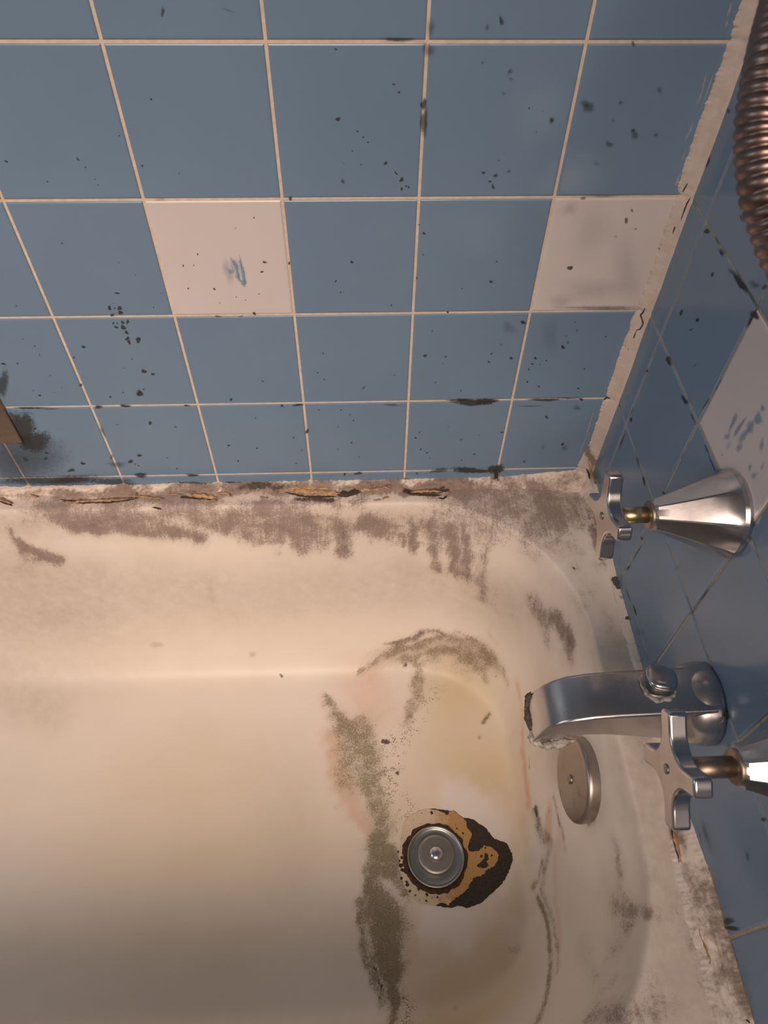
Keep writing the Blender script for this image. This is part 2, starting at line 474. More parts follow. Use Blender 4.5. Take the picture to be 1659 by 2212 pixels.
# stains, painted shade and a painted bright rim band on the tub, its caulk and its rim: kind, strength, points (x, y, z, radius)
STROKES = [
('mold', 0.8, [(-0.4947, -0.0368, -0.0387, 0.02941), (-0.4423, -0.0379, -0.0434, 0.03306)]),
('mold', 0.45, [(-0.5462, -0.0308, -0.0227, 0.0205), (-0.2488, -0.0339, -0.0286, 0.02253)]),
('mold', 0.78, [(-0.426, -0.0401, -0.0548, 0.0246), (-0.4017, -0.0402, -0.0555, 0.02815)]),
('mold', 0.8, [(-0.3861, -0.041, -0.0596, 0.01766), (-0.3574, -0.0425, -0.0679, 0.01958)]),
('mold', 0.62, [(-0.3531, -0.0377, -0.0424, 0.02268), (-0.2624, -0.041, -0.0594, 0.02662)]),
('mold', 0.5, [(-0.2968, -0.0429, -0.0696, 0.01965), (-0.264, -0.0439, -0.0761, 0.01618)]),
('mold', 0.7, [(-0.2659, -0.0475, -0.0954, 0.01186)]),
('mold', 0.75, [(-0.5735, -0.0379, -0.0434, 0.01212), (-0.5715, -0.0427, -0.0692, 0.01591), (-0.5396, -0.0464, -0.0893, 0.01978)]),
('mold', 0.5, [(-0.567, -0.0462, -0.0884, 0.02693), (-0.5336, -0.0479, -0.0972, 0.0181)]),
('mold', 0.35, [(-0.6066, -0.0496, -0.1069, 0.02728), (-0.5759, -0.0513, -0.1157, 0.01833)]),
('mold', 0.82, [(-0.1871, -0.0378, -0.0434, 0.01757), (-0.1851, -0.0484, -0.1002, 0.02021)]),
('mold', 0.72, [(-0.1569, -0.0381, -0.0441, 0.02112), (-0.1347, -0.0429, -0.0707, 0.02159)]),
('mold', 0.62, [(-0.2335, -0.0376, -0.042, 0.02102), (-0.2357, -0.046, -0.0868, 0.01996)]),
('mold', 0.45, [(-0.2127, -0.0412, -0.0608, 0.0178), (-0.214, -0.0453, -0.0836, 0.01812)]),
('mold', 0.8, [(-0.1, -0.0392, -0.0491, 0.01062), (-0.0983, -0.0483, -0.0987, 0.01012)]),
('mold', 0.55, [(-0.1122, -0.0432, -0.0712, 0.01081), (-0.1107, -0.0459, -0.0867, 0.01094)]),
('mold', 0.74, [(-0.077, -0.0412, -0.0472, 0.01148), (-0.0676, -0.0563, -0.1189, 0.01399)]),
('mold', 0.8, [(-0.0586, -0.0468, -0.0542, 0.0124), (-0.0445, -0.0644, -0.1234, 0.01491)]),
('mold', 0.72, [(-0.0406, -0.0511, -0.0446, 0.00788), (-0.0294, -0.0711, -0.1243, 0.00929)]),
('mold', 0.55, [(-0.0132, -0.0695, -0.0669, 0.00883), (-0.0148, -0.0842, -0.1477, 0.0141)]),
('mold', 0.4, [(-0.0284, -0.0641, -0.0838, 0.0198), (-0.0352, -0.0707, -0.1355, 0.01876)]),
('mold', 0.6, [(-0.3526, -0.008, -0.0201, 0.01135), (-0.1125, -0.0154, -0.0202, 0.01315)]),
('mold', 0.72, [(-0.2376, -0.0266, -0.0208, 0.01385), (-0.1619, -0.0283, -0.021, 0.01387)]),
('mold', 0.6, [(-0.1069, -0.0141, -0.0203, 0.01404), (-0.041, -0.016, -0.02, 0.01581)]),
('mold', 0.55, [(-0.5129, -0.013, -0.0202, 0.01211), (-0.3515, -0.017, -0.0203, 0.01215)]),
('mold', 0.35, [(-0.2404, -0.0411, -0.06, 0.0533), (-0.0956, -0.0421, -0.0638, 0.05373)]),
('mold', 0.42, [(-0.5106, -0.034, -0.0285, 0.03775), (-0.2495, -0.0368, -0.0381, 0.04014)]),
('mold', 0.36, [(-0.2502, -0.0382, -0.0452, 0.04037), (-0.021, -0.0616, -0.0495, 0.04018)]),
('mold', 0.3, [(-0.578, -0.0322, -0.0243, 0.03414), (-0.5099, -0.0328, -0.0258, 0.03426)]),
('mold', 0.34, [(-0.0388, -0.0602, -0.0889, 0.03625), (-0.003, -0.0889, -0.1297, 0.0369)]),
('film_shade', 0.42, [(-0.578, -0.0322, -0.0243, 0.05121), (-0.2598, -0.0349, -0.0313, 0.05208), (-0.043, -0.0353, -0.0206, 0.05196), (0.086, -0.0178, -0.02, 0.05288)]),
('film_shade', 0.4, [(-0.628, -0.0616, -0.1678, 0.10463), (-0.3328, -0.0619, -0.1696, 0.09622), (-0.0924, -0.0589, -0.1514, 0.08614), (0.0184, -0.1106, -0.1388, 0.07332)]),  # dirt, with shade painted in to darken the sloping sides
('film_shade', 0.38, [(0.052, -0.1103, -0.0205, 0.0656), (0.0847, -0.1929, -0.0204, 0.04601), (0.0863, -0.2647, -0.0202, 0.04318)]),
('film_shade', 0.72, [(0.0877, -0.3366, -0.0202, 0.04036), (0.08, -0.4174, -0.0205, 0.04338), (0.0769, -0.4679, -0.0203, 0.04691), (0.0688, -0.5305, -0.02, 0.05994)]),  # dirt deepened by painted shade along the right rim
('film_shade', 0.3, [(0.0608, -0.4197, -0.0971, 0.04086), (0.0209, -0.5251, -0.0289, 0.0388)]),
('film_shade', 0.5, [(0.0961, -0.2252, -0.0202, 0.03729), (0.0946, -0.3021, -0.0201, 0.03477)]),
('film_shade', 0.3, [(0.0532, -0.2073, -0.1695, 0.05278), (0.0519, -0.2854, -0.1808, 0.05027)]),
('mold', 0.72, [(-0.3314, -0.0036, -0.02, 0.01403), (-0.2384, -0.0059, -0.0201, 0.0123)]),
('mold', 0.75, [(-0.2806, -0.0297, -0.0216, 0.01553), (-0.2591, -0.028, -0.021, 0.01382)]),
('mold', 0.72, [(-0.1617, -0.0113, -0.0202, 0.01404), (-0.0407, -0.013, -0.0201, 0.01585)]),
('mold', 0.7, [(-0.4377, -0.0149, -0.0202, 0.01732), (-0.3297, -0.0197, -0.0204, 0.0156)]),
('dark', 0.45, [(-0.2377, -0.0245, -0.0207, 0.00693), (-0.189, -0.0283, -0.0211, 0.00866), (-0.151, -0.024, -0.0207, 0.00696)]),
('dark', 0.55, [(0.061, -0.1534, -0.026, 0.00255), (0.0868, -0.1578, -0.0201, 0.00253)]),
('clean_lit', 0.4, [(-0.1077, -0.0329, -0.0257, 0.01044), (-0.0537, -0.0434, -0.0318, 0.01217), (-0.0119, -0.0642, -0.0371, 0.01724), (0.0501, -0.1294, -0.0286, 0.02117), (0.0859, -0.1876, -0.0203, 0.01695)]),  # bright band painted where the rolled rim corner catches light
('mold', 0.8, [(-0.4402, -0.0015, -0.0201, 0.01574), (-0.3316, -0.0014, -0.0201, 0.01581), (-0.0344, -0.0059, -0.0202, 0.01593)]),
('mold', 0.6, [(-0.5835, -0.0078, -0.0201, 0.01212), (-0.4389, -0.0086, -0.0202, 0.01218)]),
('dark', 0.42, [(-0.4227, -0.009, -0.0201, 0.00957), (-0.3575, -0.0121, -0.0201, 0.0087)]),
('dark', 0.42, [(-0.3259, -0.0043, -0.0201, 0.00964), (-0.2548, -0.0061, -0.0201, 0.00878)]),
('dark', 0.4, [(-0.1562, -0.0129, -0.0202, 0.00964), (-0.0519, -0.0142, -0.0201, 0.00967)]),
('dark', 0.38, [(-0.4832, -0.036, -0.0356, 0.01727), (-0.4498, -0.0374, -0.0411, 0.02084)]),
('dark', 0.36, [(-0.421, -0.0404, -0.0563, 0.01584), (-0.3623, -0.0417, -0.0641, 0.0142)]),
('dark', 0.4, [(-0.1858, -0.04, -0.0542, 0.01063), (-0.185, -0.0476, -0.0963, 0.01099)]),
('mold', 0.66, [(0.1067, -0.4002, -0.0201, 0.01642), (0.1107, -0.4379, -0.01, 0.01916), (0.1106, -0.4714, -0.0032, 0.01942), (0.1106, -0.502, 0.0036, 0.01963), (0.1106, -0.53, 0.0115, 0.01978)]),
('mold', 0.5, [(0.1106, -0.0508, -0.0148, 0.0137), (0.1061, -0.0995, -0.02, 0.01491)]),
('mold', 0.8, [(0.1106, -0.144, 0.0255, 0.00762), (0.1107, -0.1695, -0.0143, 0.00778)]),
('mold', 0.4, [(-0.1211, -0.0914, -0.2726, 0.02277), (-0.0638, -0.0887, -0.2537, 0.0266), (-0.0047, -0.1115, -0.2336, 0.02583)]),
('film_shade', 0.5, [(-0.1407, -0.101, -0.2877, 0.03122), (-0.0571, -0.0942, -0.2638, 0.04113), (0.0074, -0.1263, -0.2455, 0.02982)]),
('mold', 0.5, [(-0.0369, -0.0287, -0.0202, 0.03481), (0.0383, -0.0378, -0.02, 0.04333), (0.0981, -0.0394, -0.02, 0.0347)]),
('mold', 0.5, [(-0.0405, -0.011, -0.02, 0.02292), (0.0949, -0.0004, -0.0192, 0.0232)]),
('mold', 0.52, [(0.0529, -0.0169, -0.0201, 0.02114), (0.055, -0.0655, -0.0201, 0.02547)]),
('mold', 0.45, [(0.0029, -0.0571, -0.0205, 0.03754), (0.087, -0.0663, -0.0201, 0.02549)]),
('mold', 0.42, [(0.0251, -0.0924, -0.0269, 0.03344), (0.0788, -0.1051, -0.0201, 0.02472)]),
('mold', 0.6, [(0.1042, -0.0734, -0.0202, 0.01015), (0.1088, -0.1214, -0.0201, 0.01466)]),
('mold', 0.5, [(0.0998, -0.1273, -0.0202, 0.0162)]),
('mold', 0.5, [(0.069, -0.1281, -0.0204, 0.01294)]),
('mold', 0.38, [(0.0764, -0.1647, -0.0206, 0.03141)]),
('mold', 0.42, [(0.0944, -0.1824, -0.0201, 0.01393), (0.0917, -0.2041, -0.0202, 0.00911)]),
('dark', 0.95, [(0.1106, -0.146, -0.0167, 0.00557), (0.1106, -0.155, -0.0155, 0.00631)]),
('dark', 0.9, [(0.1106, -0.1932, -0.0164, 0.00458)]),
('dark', 0.7, [(0.069, -0.1281, -0.0204, 0.00404)]),
('dark', 0.75, [(0.1021, -0.117, -0.02, 0.00653)]),
('mold', 0.4, [(-0.0435, -0.0413, -0.0216, 0.07766), (0.0641, -0.0454, -0.02, 0.069)]),
('mold', 0.85, [(0.0547, -0.157, -0.0769, 0.02341), (0.0627, -0.1898, -0.0756, 0.0293)]),
('dark', 0.4, [(0.0621, -0.1863, -0.0769, 0.01471)]),
('mold', 0.6, [(0.041, -0.1318, -0.0933, 0.02424), (0.0527, -0.1639, -0.1128, 0.02239)]),
('mold', 0.45, [(0.0632, -0.2136, -0.0835, 0.01127), (0.0604, -0.1921, -0.0985, 0.01496)]),
('mold', 0.32, [(0.0404, -0.129, -0.0874, 0.0345), (0.0275, -0.1206, -0.1334, 0.02717)]),
('mold', 0.45, [(0.001, -0.1079, -0.202, 0.00679), (0.0125, -0.1211, -0.2095, 0.00484)]),
('mold', 0.58, [(0.064, -0.4009, -0.0762, 0.01623), (0.063, -0.4219, -0.0758, 0.01589)]),
('mold', 0.5, [(0.0637, -0.3882, -0.0797, 0.01512)]),
('mold', 0.64, [(0.0578, -0.4415, -0.0897, 0.02114), (0.0603, -0.4615, -0.0273, 0.01668)]),
('mold', 0.45, [(0.0442, -0.4782, -0.0871, 0.02535), (0.0535, -0.4643, -0.0652, 0.01875)]),
('mold', 0.62, [(0.0346, -0.4996, -0.0633, 0.01199)]),
('mold', 0.6, [(0.0146, -0.5214, -0.0712, 0.02129), (0.0257, -0.5256, -0.0216, 0.01644)]),
('mold', 0.42, [(0.0456, -0.515, -0.0205, 0.03328)]),
('mold', 0.4, [(0.04, -0.4609, -0.1745, 0.02152), (0.0282, -0.5045, -0.0797, 0.0183)]),
('mold', 0.66, [(0.1026, -0.3964, -0.0201, 0.01014), (0.1077, -0.4289, -0.0202, 0.01226), (0.1107, -0.4631, -0.0169, 0.01293), (0.1107, -0.4947, -0.0116, 0.01238), (0.1106, -0.5265, -0.0051, 0.01288)]),
('mold', 0.45, [(0.0928, -0.4522, -0.0201, 0.02388), (0.0999, -0.4995, -0.0201, 0.02265), (0.1042, -0.5284, -0.0201, 0.0219)]),
('dark', 0.6, [(0.1021, -0.3982, -0.0202, 0.00569)]),
('dark', 0.65, [(0.1106, -0.44, -0.0168, 0.00543)]),
('dark', 0.6, [(0.0955, -0.4556, -0.02, 0.00595)]),
('dark', 0.7, [(0.0979, -0.4718, -0.0201, 0.00467)]),
('dark', 0.75, [(0.1021, -0.4981, -0.0202, 0.00511), (0.1045, -0.507, -0.0201, 0.00505)]),
('dark', 0.6, [(0.1106, -0.5177, -0.014, 0.0055)]),
('dark', 0.7, [(0.1106, -0.5314, -0.0052, 0.00533)]),
('mold', 0.4, [(0.0937, -0.3219, -0.0201, 0.01365), (0.1103, -0.3245, -0.0202, 0.00954)]),
('mold', 0.35, [(0.0929, -0.3409, -0.0201, 0.0134)]),
('dark', 0.85, [(0.0619, -0.2871, -0.0951, 0.00383)]),
('dark', 0.5, [(0.0457, -0.3184, -0.2233, 0.00766), (0.0457, -0.3258, -0.2242, 0.00762)]),
('dark', 0.8, [(0.0384, -0.3083, -0.2621, 0.00801), (0.0382, -0.3166, -0.2628, 0.00708)]),
('dark', 0.65, [(0.0493, -0.3376, -0.199, 0.00655), (0.0493, -0.3458, -0.1992, 0.00651)]),
('mold', 0.6, [(0.0585, -0.3632, -0.1255, 0.00741), (0.0605, -0.3665, -0.1082, 0.0058)]),
('mold', 0.5, [(0.0494, -0.318, -0.1987, 0.00831), (0.0497, -0.3549, -0.1971, 0.01128)]),
('mold', 0.6, [(0.0496, -0.3688, -0.1976, 0.00956)]),
('dark', 0.8, [(-0.1863, -0.0191, -0.0204, 0.0061), (-0.1645, -0.0141, -0.0203, 0.00701)]),
('dark', 0.6, [(-0.112, -0.0069, -0.0202, 0.00529), (-0.1016, -0.0171, -0.0203, 0.00613), (-0.0656, -0.0138, -0.0201, 0.00527)]),
('dark', 0.55, [(-0.2378, -0.0219, -0.0205, 0.00521), (-0.1944, -0.0243, -0.0207, 0.00608)]),
('dark', 0.65, [(-0.3327, -0.0005, -0.0194, 0.00703), (-0.3151, -0.0003, -0.0184, 0.00527)]),
('dark', 0.5, [(-0.4285, -0.0061, -0.02, 0.00785), (-0.4219, -0.0132, -0.0202, 0.00607)]),
('dark', 0.6, [(-0.5089, -0.0186, -0.0203, 0.00431), (-0.4215, -0.0159, -0.0203, 0.00433)]),
('dark', 0.7, [(-0.0036, -0.0005, -0.0038, 0.00701), (0.0008, -0.001, -0.0201, 0.00712)]),
('dark', 0.55, [(-0.4038, -0.0258, -0.0208, 0.00602), (-0.3955, -0.0303, -0.0223, 0.00515)]),
('dark', 0.5, [(-0.2879, -0.0024, -0.0202, 0.00879), (-0.2386, -0.0023, -0.02, 0.00793)]),
('dark', 0.35, [(-0.3261, -0.0016, -0.02, 0.00703), (-0.2386, -0.0023, -0.02, 0.00705)]),
('dark', 0.5, [(-0.1478, -0.006, -0.0201, 0.00705), (-0.1119, -0.0055, -0.02, 0.00706)]),
('mold', 0.8, [(0.0947, -0.0004, 0.0408, 0.01011), (0.1106, -0.0095, 0.0112, 0.01206)]),
('dark', 0.5, [(0.1077, -0.0004, 0.0093, 0.00521), (0.1107, -0.0215, 0.0004, 0.00518)]),
('dark', 0.55, [(0.1106, -0.0428, -0.0077, 0.00513), (0.1106, -0.0763, -0.0166, 0.0042)]),
('film_shade', 0.34, [(-0.6193, -0.0566, -0.1429, 0.08408), (-0.5584, -0.0621, -0.1703, 0.10508)]),
('film_shade', 0.3, [(-0.6645, -0.116, -0.2965, 0.06125), (-0.5855, -0.1574, -0.2984, 0.0499)]),
('film_shade', 0.22, [(-0.6561, -0.083, -0.2517, 0.12068), (-0.5329, -0.0844, -0.2559, 0.11135)]),
('film_shade', 0.2, [(-0.4436, -0.0545, -0.1323, 0.07461), (-0.3746, -0.0549, -0.1346, 0.05619)]),
('film_shade', 0.35, [(-0.355, -0.0558, -0.1393, 0.00564), (-0.3584, -0.0626, -0.173, 0.00771)]),
('film_shade', 0.3, [(-0.5733, -0.0498, -0.1078, 0.05467), (-0.4985, -0.0525, -0.1224, 0.0462)]),
('film_shade', 0.25, [(-0.5943, -0.0433, -0.0722, 0.05312), (-0.5524, -0.038, -0.044, 0.05201)]),
('film_shade', 0.18, [(-0.105, -0.0535, -0.1268, 0.0376), (-0.0071, -0.0881, -0.1417, 0.05597)]),
('film_shade', 0.2, [(0.005, -0.0907, -0.106, 0.05412), (0.0369, -0.1249, -0.094, 0.04353)]),
('film_shade', 0.16, [(-0.2749, -0.2642, -0.2994, 0.07512), (-0.2471, -0.371, -0.2997, 0.05222)]),
('dark', 0.8, [(-0.279, -0.1124, -0.2964, 0.00414), (-0.2776, -0.1147, -0.2974, 0.00414)]),
('dark', 0.7, [(-0.3056, -0.1316, -0.2993, 0.00328)]),
('film_shade', 0.8, [(-0.3173, -0.091, -0.2718, 0.0072)]),
('film_shade', 0.6, [(-0.4507, -0.0831, -0.2523, 0.0081), (-0.4415, -0.0836, -0.2532, 0.00608)]),
('grime', 0.62, [(-0.1702, -0.1103, -0.2957, 0.0104), (-0.1538, -0.103, -0.29, 0.01249), (-0.1211, -0.0924, -0.2748, 0.01451), (-0.0889, -0.0873, -0.2617, 0.01236), (-0.052, -0.0876, -0.2392, 0.01114), (-0.0223, -0.0986, -0.2308, 0.01199), (0.0008, -0.1158, -0.2322, 0.01584), (0.0205, -0.1414, -0.2428, 0.01179), (0.0276, -0.1571, -0.2519, 0.00784)]),
('mold', 0.75, [(-0.134, -0.0863, -0.2612, 0.00617), (-0.1134, -0.0858, -0.2603, 0.0072), (-0.0893, -0.0827, -0.2488, 0.00818), (-0.08, -0.0809, -0.2396, 0.00914), (-0.0615, -0.0834, -0.2347, 0.00809), (-0.052, -0.0876, -0.2392, 0.00607)]),
('dark', 0.5, [(-0.1134, -0.0856, -0.2594, 0.00411)]),
('dark', 0.5, [(-0.0862, -0.0819, -0.2452, 0.00408), (-0.0801, -0.0807, -0.2386, 0.00508)]),
('dark', 0.5, [(-0.0641, -0.0856, -0.2448, 0.00509), (-0.0579, -0.0873, -0.2446, 0.00407)]),
('mold', 0.6, [(-0.0376, -0.0891, -0.2243, 0.006), (-0.0167, -0.1009, -0.2268, 0.00597), (-0.0052, -0.1093, -0.2271, 0.00594)]),
('speck', 0.6, [(-0.134, -0.0894, -0.2687, 0.02066), (-0.058, -0.0871, -0.2437, 0.02439), (0.0068, -0.1232, -0.2379, 0.0198)]),
('grime', 0.36, [(-0.1146, -0.0971, -0.2828, 0.02704), (-0.0572, -0.0927, -0.2599, 0.03488), (-0.0006, -0.1202, -0.2503, 0.02805)]),
('dark', 0.5, [(0.0034, -0.1173, -0.2293, 0.00316), (0.0162, -0.1324, -0.2337, 0.00392), (0.0202, -0.1398, -0.2393, 0.00314)]),
('dark', 0.7, [(0.0135, -0.1399, -0.2624, 0.006)]),
('dark', 0.6, [(-0.0098, -0.1156, -0.259, 0.00405)]),
('dark', 0.4, [(-0.1601, -0.0985, -0.2844, 0.00416)]),
('dark', 0.4, [(-0.167, -0.1104, -0.2958, 0.00416)]),
('grime', 0.6, [(-0.1081, -0.0993, -0.2858, 0.0125), (-0.0886, -0.0971, -0.2814, 0.01456), (-0.0631, -0.0959, -0.2713, 0.01653), (-0.0323, -0.1037, -0.2634, 0.0184), (-0.0081, -0.1204, -0.2675, 0.01828), (0.004, -0.1373, -0.2789, 0.01014)]),
('grime', 0.55, [(-0.0212, -0.104, -0.2471, 0.01816), (0.0023, -0.1232, -0.2515, 0.02002)]),
('grime', 0.66, [(-0.0854, -0.1071, -0.293, 0.01669), (-0.0889, -0.1351, -0.3, 0.02267), (-0.0997, -0.165, -0.3001, 0.01819), (-0.1058, -0.1844, -0.3, 0.01396)]),
('grime', 0.35, [(-0.0564, -0.1094, -0.2901, 0.03744), (-0.0252, -0.1192, -0.2862, 0.03094)]),
('speck', 0.75, [(-0.1062, -0.1908, -0.2999, 0.02582), (-0.1262, -0.2214, -0.3, 0.03501), (-0.1341, -0.2685, -0.3, 0.03201), (-0.1179, -0.2969, -0.3009, 0.02587)]),
('speck', 0.6, [(-0.0716, -0.1457, -0.3002, 0.04096), (-0.0933, -0.1847, -0.3002, 0.02993)]),
('grime', 0.74, [(-0.2153, -0.1483, -0.2997, 0.01221), (-0.2024, -0.1686, -0.2998, 0.0221), (-0.1745, -0.1951, -0.2999, 0.02964), (-0.1597, -0.2265, -0.2998, 0.03291), (-0.1547, -0.2679, -0.3, 0.032), (-0.1496, -0.296, -0.3003, 0.02954), (-0.1418, -0.3179, -0.3007, 0.0291)]),
('grime', 0.28, [(-0.196, -0.207, -0.2998, 0.02351), (-0.1841, -0.267, -0.2997, 0.02445)]),
('speck', 0.4, [(-0.2085, -0.1814, -0.2996, 0.01991), (-0.2037, -0.2372, -0.2996, 0.01919), (-0.1928, -0.2893, -0.2997, 0.01851)]),
('grime', 0.5, [(-0.1618, -0.1763, -0.2998, 0.02001), (-0.156, -0.1956, -0.2999, 0.01977)]),
('grime', 0.42, [(-0.193, -0.1945, -0.2998, 0.02963), (-0.187, -0.2554, -0.2996, 0.02465)]),
('grime', 0.92, [(-0.1509, -0.3386, -0.3007, 0.02686), (-0.1316, -0.3469, -0.3011, 0.02138)]),
('grime', 0.9, [(-0.1533, -0.364, -0.3005, 0.02284), (-0.1324, -0.3646, -0.3012, 0.01935)]),
('grime', 0.95, [(-0.1603, -0.3811, -0.3003, 0.02081), (-0.1501, -0.4029, -0.3004, 0.03583), (-0.1413, -0.4218, -0.3002, 0.03868), (-0.1421, -0.4442, -0.3, 0.03469), (-0.143, -0.4659, -0.3, 0.02598), (-0.1388, -0.487, -0.2998, 0.01596), (-0.1392, -0.5125, -0.2884, 0.01235)]),
('grime', 0.7, [(-0.174, -0.3975, -0.2997, 0.01026), (-0.1695, -0.4433, -0.2998, 0.00826), (-0.155, -0.4782, -0.2999, 0.00803), (-0.1506, -0.4948, -0.299, 0.00633)]),
('speck', 0.7, [(-0.1231, -0.4917, -0.2996, 0.01749), (-0.1247, -0.513, -0.2879, 0.01697)]),
('grime', 0.7, [(-0.1221, -0.3773, -0.3013, 0.01569), (-0.1216, -0.3895, -0.3012, 0.01209)]),
('dark', 0.85, [(-0.1581, -0.4611, -0.3, 0.00326), (-0.1546, -0.4647, -0.2998, 0.00325)]),
('dark', 0.85, [(-0.1534, -0.474, -0.2998, 0.00322), (-0.1506, -0.4804, -0.2998, 0.00321)]),
('dark', 0.8, [(-0.1528, -0.4886, -0.2999, 0.00319)]),
('dark', 0.6, [(-0.1687, -0.1362, -0.2998, 0.00329)]),
('grime', 0.62, [(0.0366, -0.3132, -0.2692, 0.01249), (0.0389, -0.339, -0.2603, 0.0191), (0.0441, -0.3555, -0.2335, 0.01169)]),
('grime', 0.6, [(0.0376, -0.3676, -0.2657, 0.00854), (0.0332, -0.384, -0.2802, 0.00684), (0.0275, -0.3913, -0.2918, 0.00688)]),
('grime', 0.8, [(0.0303, -0.4017, -0.287, 0.00764), (0.0337, -0.425, -0.2714, 0.00903), (0.0298, -0.451, -0.2547, 0.00948), (0.0203, -0.4781, -0.2274, 0.00899), (0.0057, -0.5024, -0.1992, 0.00851), (-0.0109, -0.5215, -0.175, 0.00879)]),
('mold', 0.6, [(0.0441, -0.3555, -0.2335, 0.01169), (0.0381, -0.3777, -0.2636, 0.01184), (0.0343, -0.3988, -0.2771, 0.01011), (0.0368, -0.4245, -0.2603, 0.01137), (0.0333, -0.4537, -0.2333, 0.00924), (0.0232, -0.4798, -0.2087, 0.00733)]),
('pink', 0.62, [(-0.2083, -0.2004, -0.2997, 0.02163), (-0.1959, -0.2551, -0.2998, 0.02275), (-0.1785, -0.3007, -0.2999, 0.01837), (-0.1617, -0.3226, -0.3003, 0.00905)]),
('pink', 0.4, [(-0.1609, -0.1296, -0.2998, 0.06188), (-0.1489, -0.1636, -0.2999, 0.05048)]),
('pink', 0.9, [(0.0369, -0.2437, -0.2683, 0.00843), (0.0344, -0.3003, -0.2767, 0.00998)]),
('pink', 0.55, [(0.0356, -0.1658, -0.2333, 0.00767), (0.0359, -0.2424, -0.2718, 0.00753)]),
('pink', 0.75, [(0.0466, -0.3251, -0.2177, 0.01684), (0.0422, -0.3481, -0.2438, 0.01867)]),
('mold', 0.6, [(0.0386, -0.3101, -0.2615, 0.01243), (0.038, -0.3328, -0.2643, 0.01226)]),
('pink', 0.3, [(0.0341, -0.1608, -0.2303, 0.00864), (0.0394, -0.2058, -0.2576, 0.00858), (0.0362, -0.2545, -0.2707, 0.00746)]),
('pink', 0.3, [(-0.154, -0.1107, -0.2959, 0.01873), (-0.1211, -0.095, -0.2795, 0.01662), (-0.0635, -0.0907, -0.2593, 0.01437), (-0.0155, -0.1062, -0.243, 0.01406), (0.0129, -0.1327, -0.2464, 0.01189)]),
('pink', 0.35, [(0.0491, -0.3491, -0.2011, 0.01138), (0.0451, -0.3713, -0.2272, 0.01148), (0.0412, -0.4134, -0.2468, 0.0097), (0.0327, -0.4589, -0.2237, 0.00911)]),
('pink', 0.22, [(-0.1128, -0.4041, -0.3009, 0.01708), (-0.1153, -0.4452, -0.2999, 0.01322)]),
('yellow', 0.5, [(-0.0281, -0.1605, -0.3002, 0.09142), (-0.0044, -0.2251, -0.3001, 0.10715)]),
('yellow', 0.4, [(-0.0378, -0.1271, -0.2981, 0.07249)]),
('yellow', 0.55, [(0.0014, -0.2727, -0.3002, 0.06603), (0.0197, -0.3073, -0.2989, 0.046)]),
('yellow', 0.75, [(-0.0239, -0.4212, -0.3002, 0.05071), (-0.0297, -0.4655, -0.3, 0.08974), (-0.0656, -0.5063, -0.2906, 0.09362)]),
('yellow', 0.5, [(0.0251, -0.3247, -0.2951, 0.02355), (0.0127, -0.4084, -0.3001, 0.02564)]),
('yellow', 0.35, [(-0.0724, -0.2352, -0.3001, 0.08688), (-0.0995, -0.2808, -0.3007, 0.06546)]),
('yellow', 0.25, [(-0.3229, -0.3685, -0.2992, 0.26069), (-0.2145, -0.3721, -0.2996, 0.1741)]),
('yellow', 0.3, [(-0.1014, -0.4673, -0.3001, 0.04874), (-0.1151, -0.5133, -0.2875, 0.04628)]),
('yellow', 0.2, [(-0.4402, -0.3139, -0.299, 0.27021)]),
('clean_lit', 0.75, [(-0.0492, -0.2767, -0.3005, 0.03193), (-0.0135, -0.2976, -0.3004, 0.0315), (0.009, -0.3229, -0.3002, 0.02185)]),
('clean_lit', 0.45, [(-0.048, -0.2935, -0.301, 0.03715)]),
('clean_lit', 0.6, [(-0.0976, -0.4163, -0.301, 0.02201), (-0.056, -0.4246, -0.3006, 0.02527), (-0.0223, -0.4095, -0.3006, 0.02218)]),
('clean_lit', 0.5, [(-0.0579, -0.4426, -0.3003, 0.02158)]),
('clean_lit', 0.5, [(0.0121, -0.3595, -0.3003, 0.01242), (-0.0005, -0.3888, -0.3004, 0.01388)]),
('dark', 0.95, [(-0.1385, -0.2099, -0.3, 0.00686), (-0.1337, -0.2114, -0.2998, 0.00685)]),
('dark', 0.95, [(-0.1062, -0.1049, -0.2918, 0.00938)]),
('dark', 0.85, [(-0.121, -0.2521, -0.2999, 0.00667)]),
('grime', 0.9, [(-0.0022, -0.1876, -0.3, 0.00599), (0.0053, -0.178, -0.3001, 0.00603)]),
('grime', 0.7, [(-0.0111, -0.2095, -0.3001, 0.00492)]),
('mold', 0.45, [(-0.004, -0.4481, -0.3001, 0.00745), (0.0024, -0.4501, -0.2997, 0.00661)]),
('dark', 0.6, [(-0.1192, -0.2875, -0.3006, 0.00298)]),
('film_shade', 0.6, [(-0.0721, -0.5018, -0.2956, 0.00472)]),
('film_shade', 0.5, [(-0.0997, -0.5069, -0.2936, 0.00391)]),
('mold', 0.35, [(0.0514, -0.3049, -0.1839, 0.00662)]),
('dark', 0.6, [(0.0399, -0.2512, -0.2555, 0.00295), (0.0394, -0.2645, -0.2582, 0.00293)])]


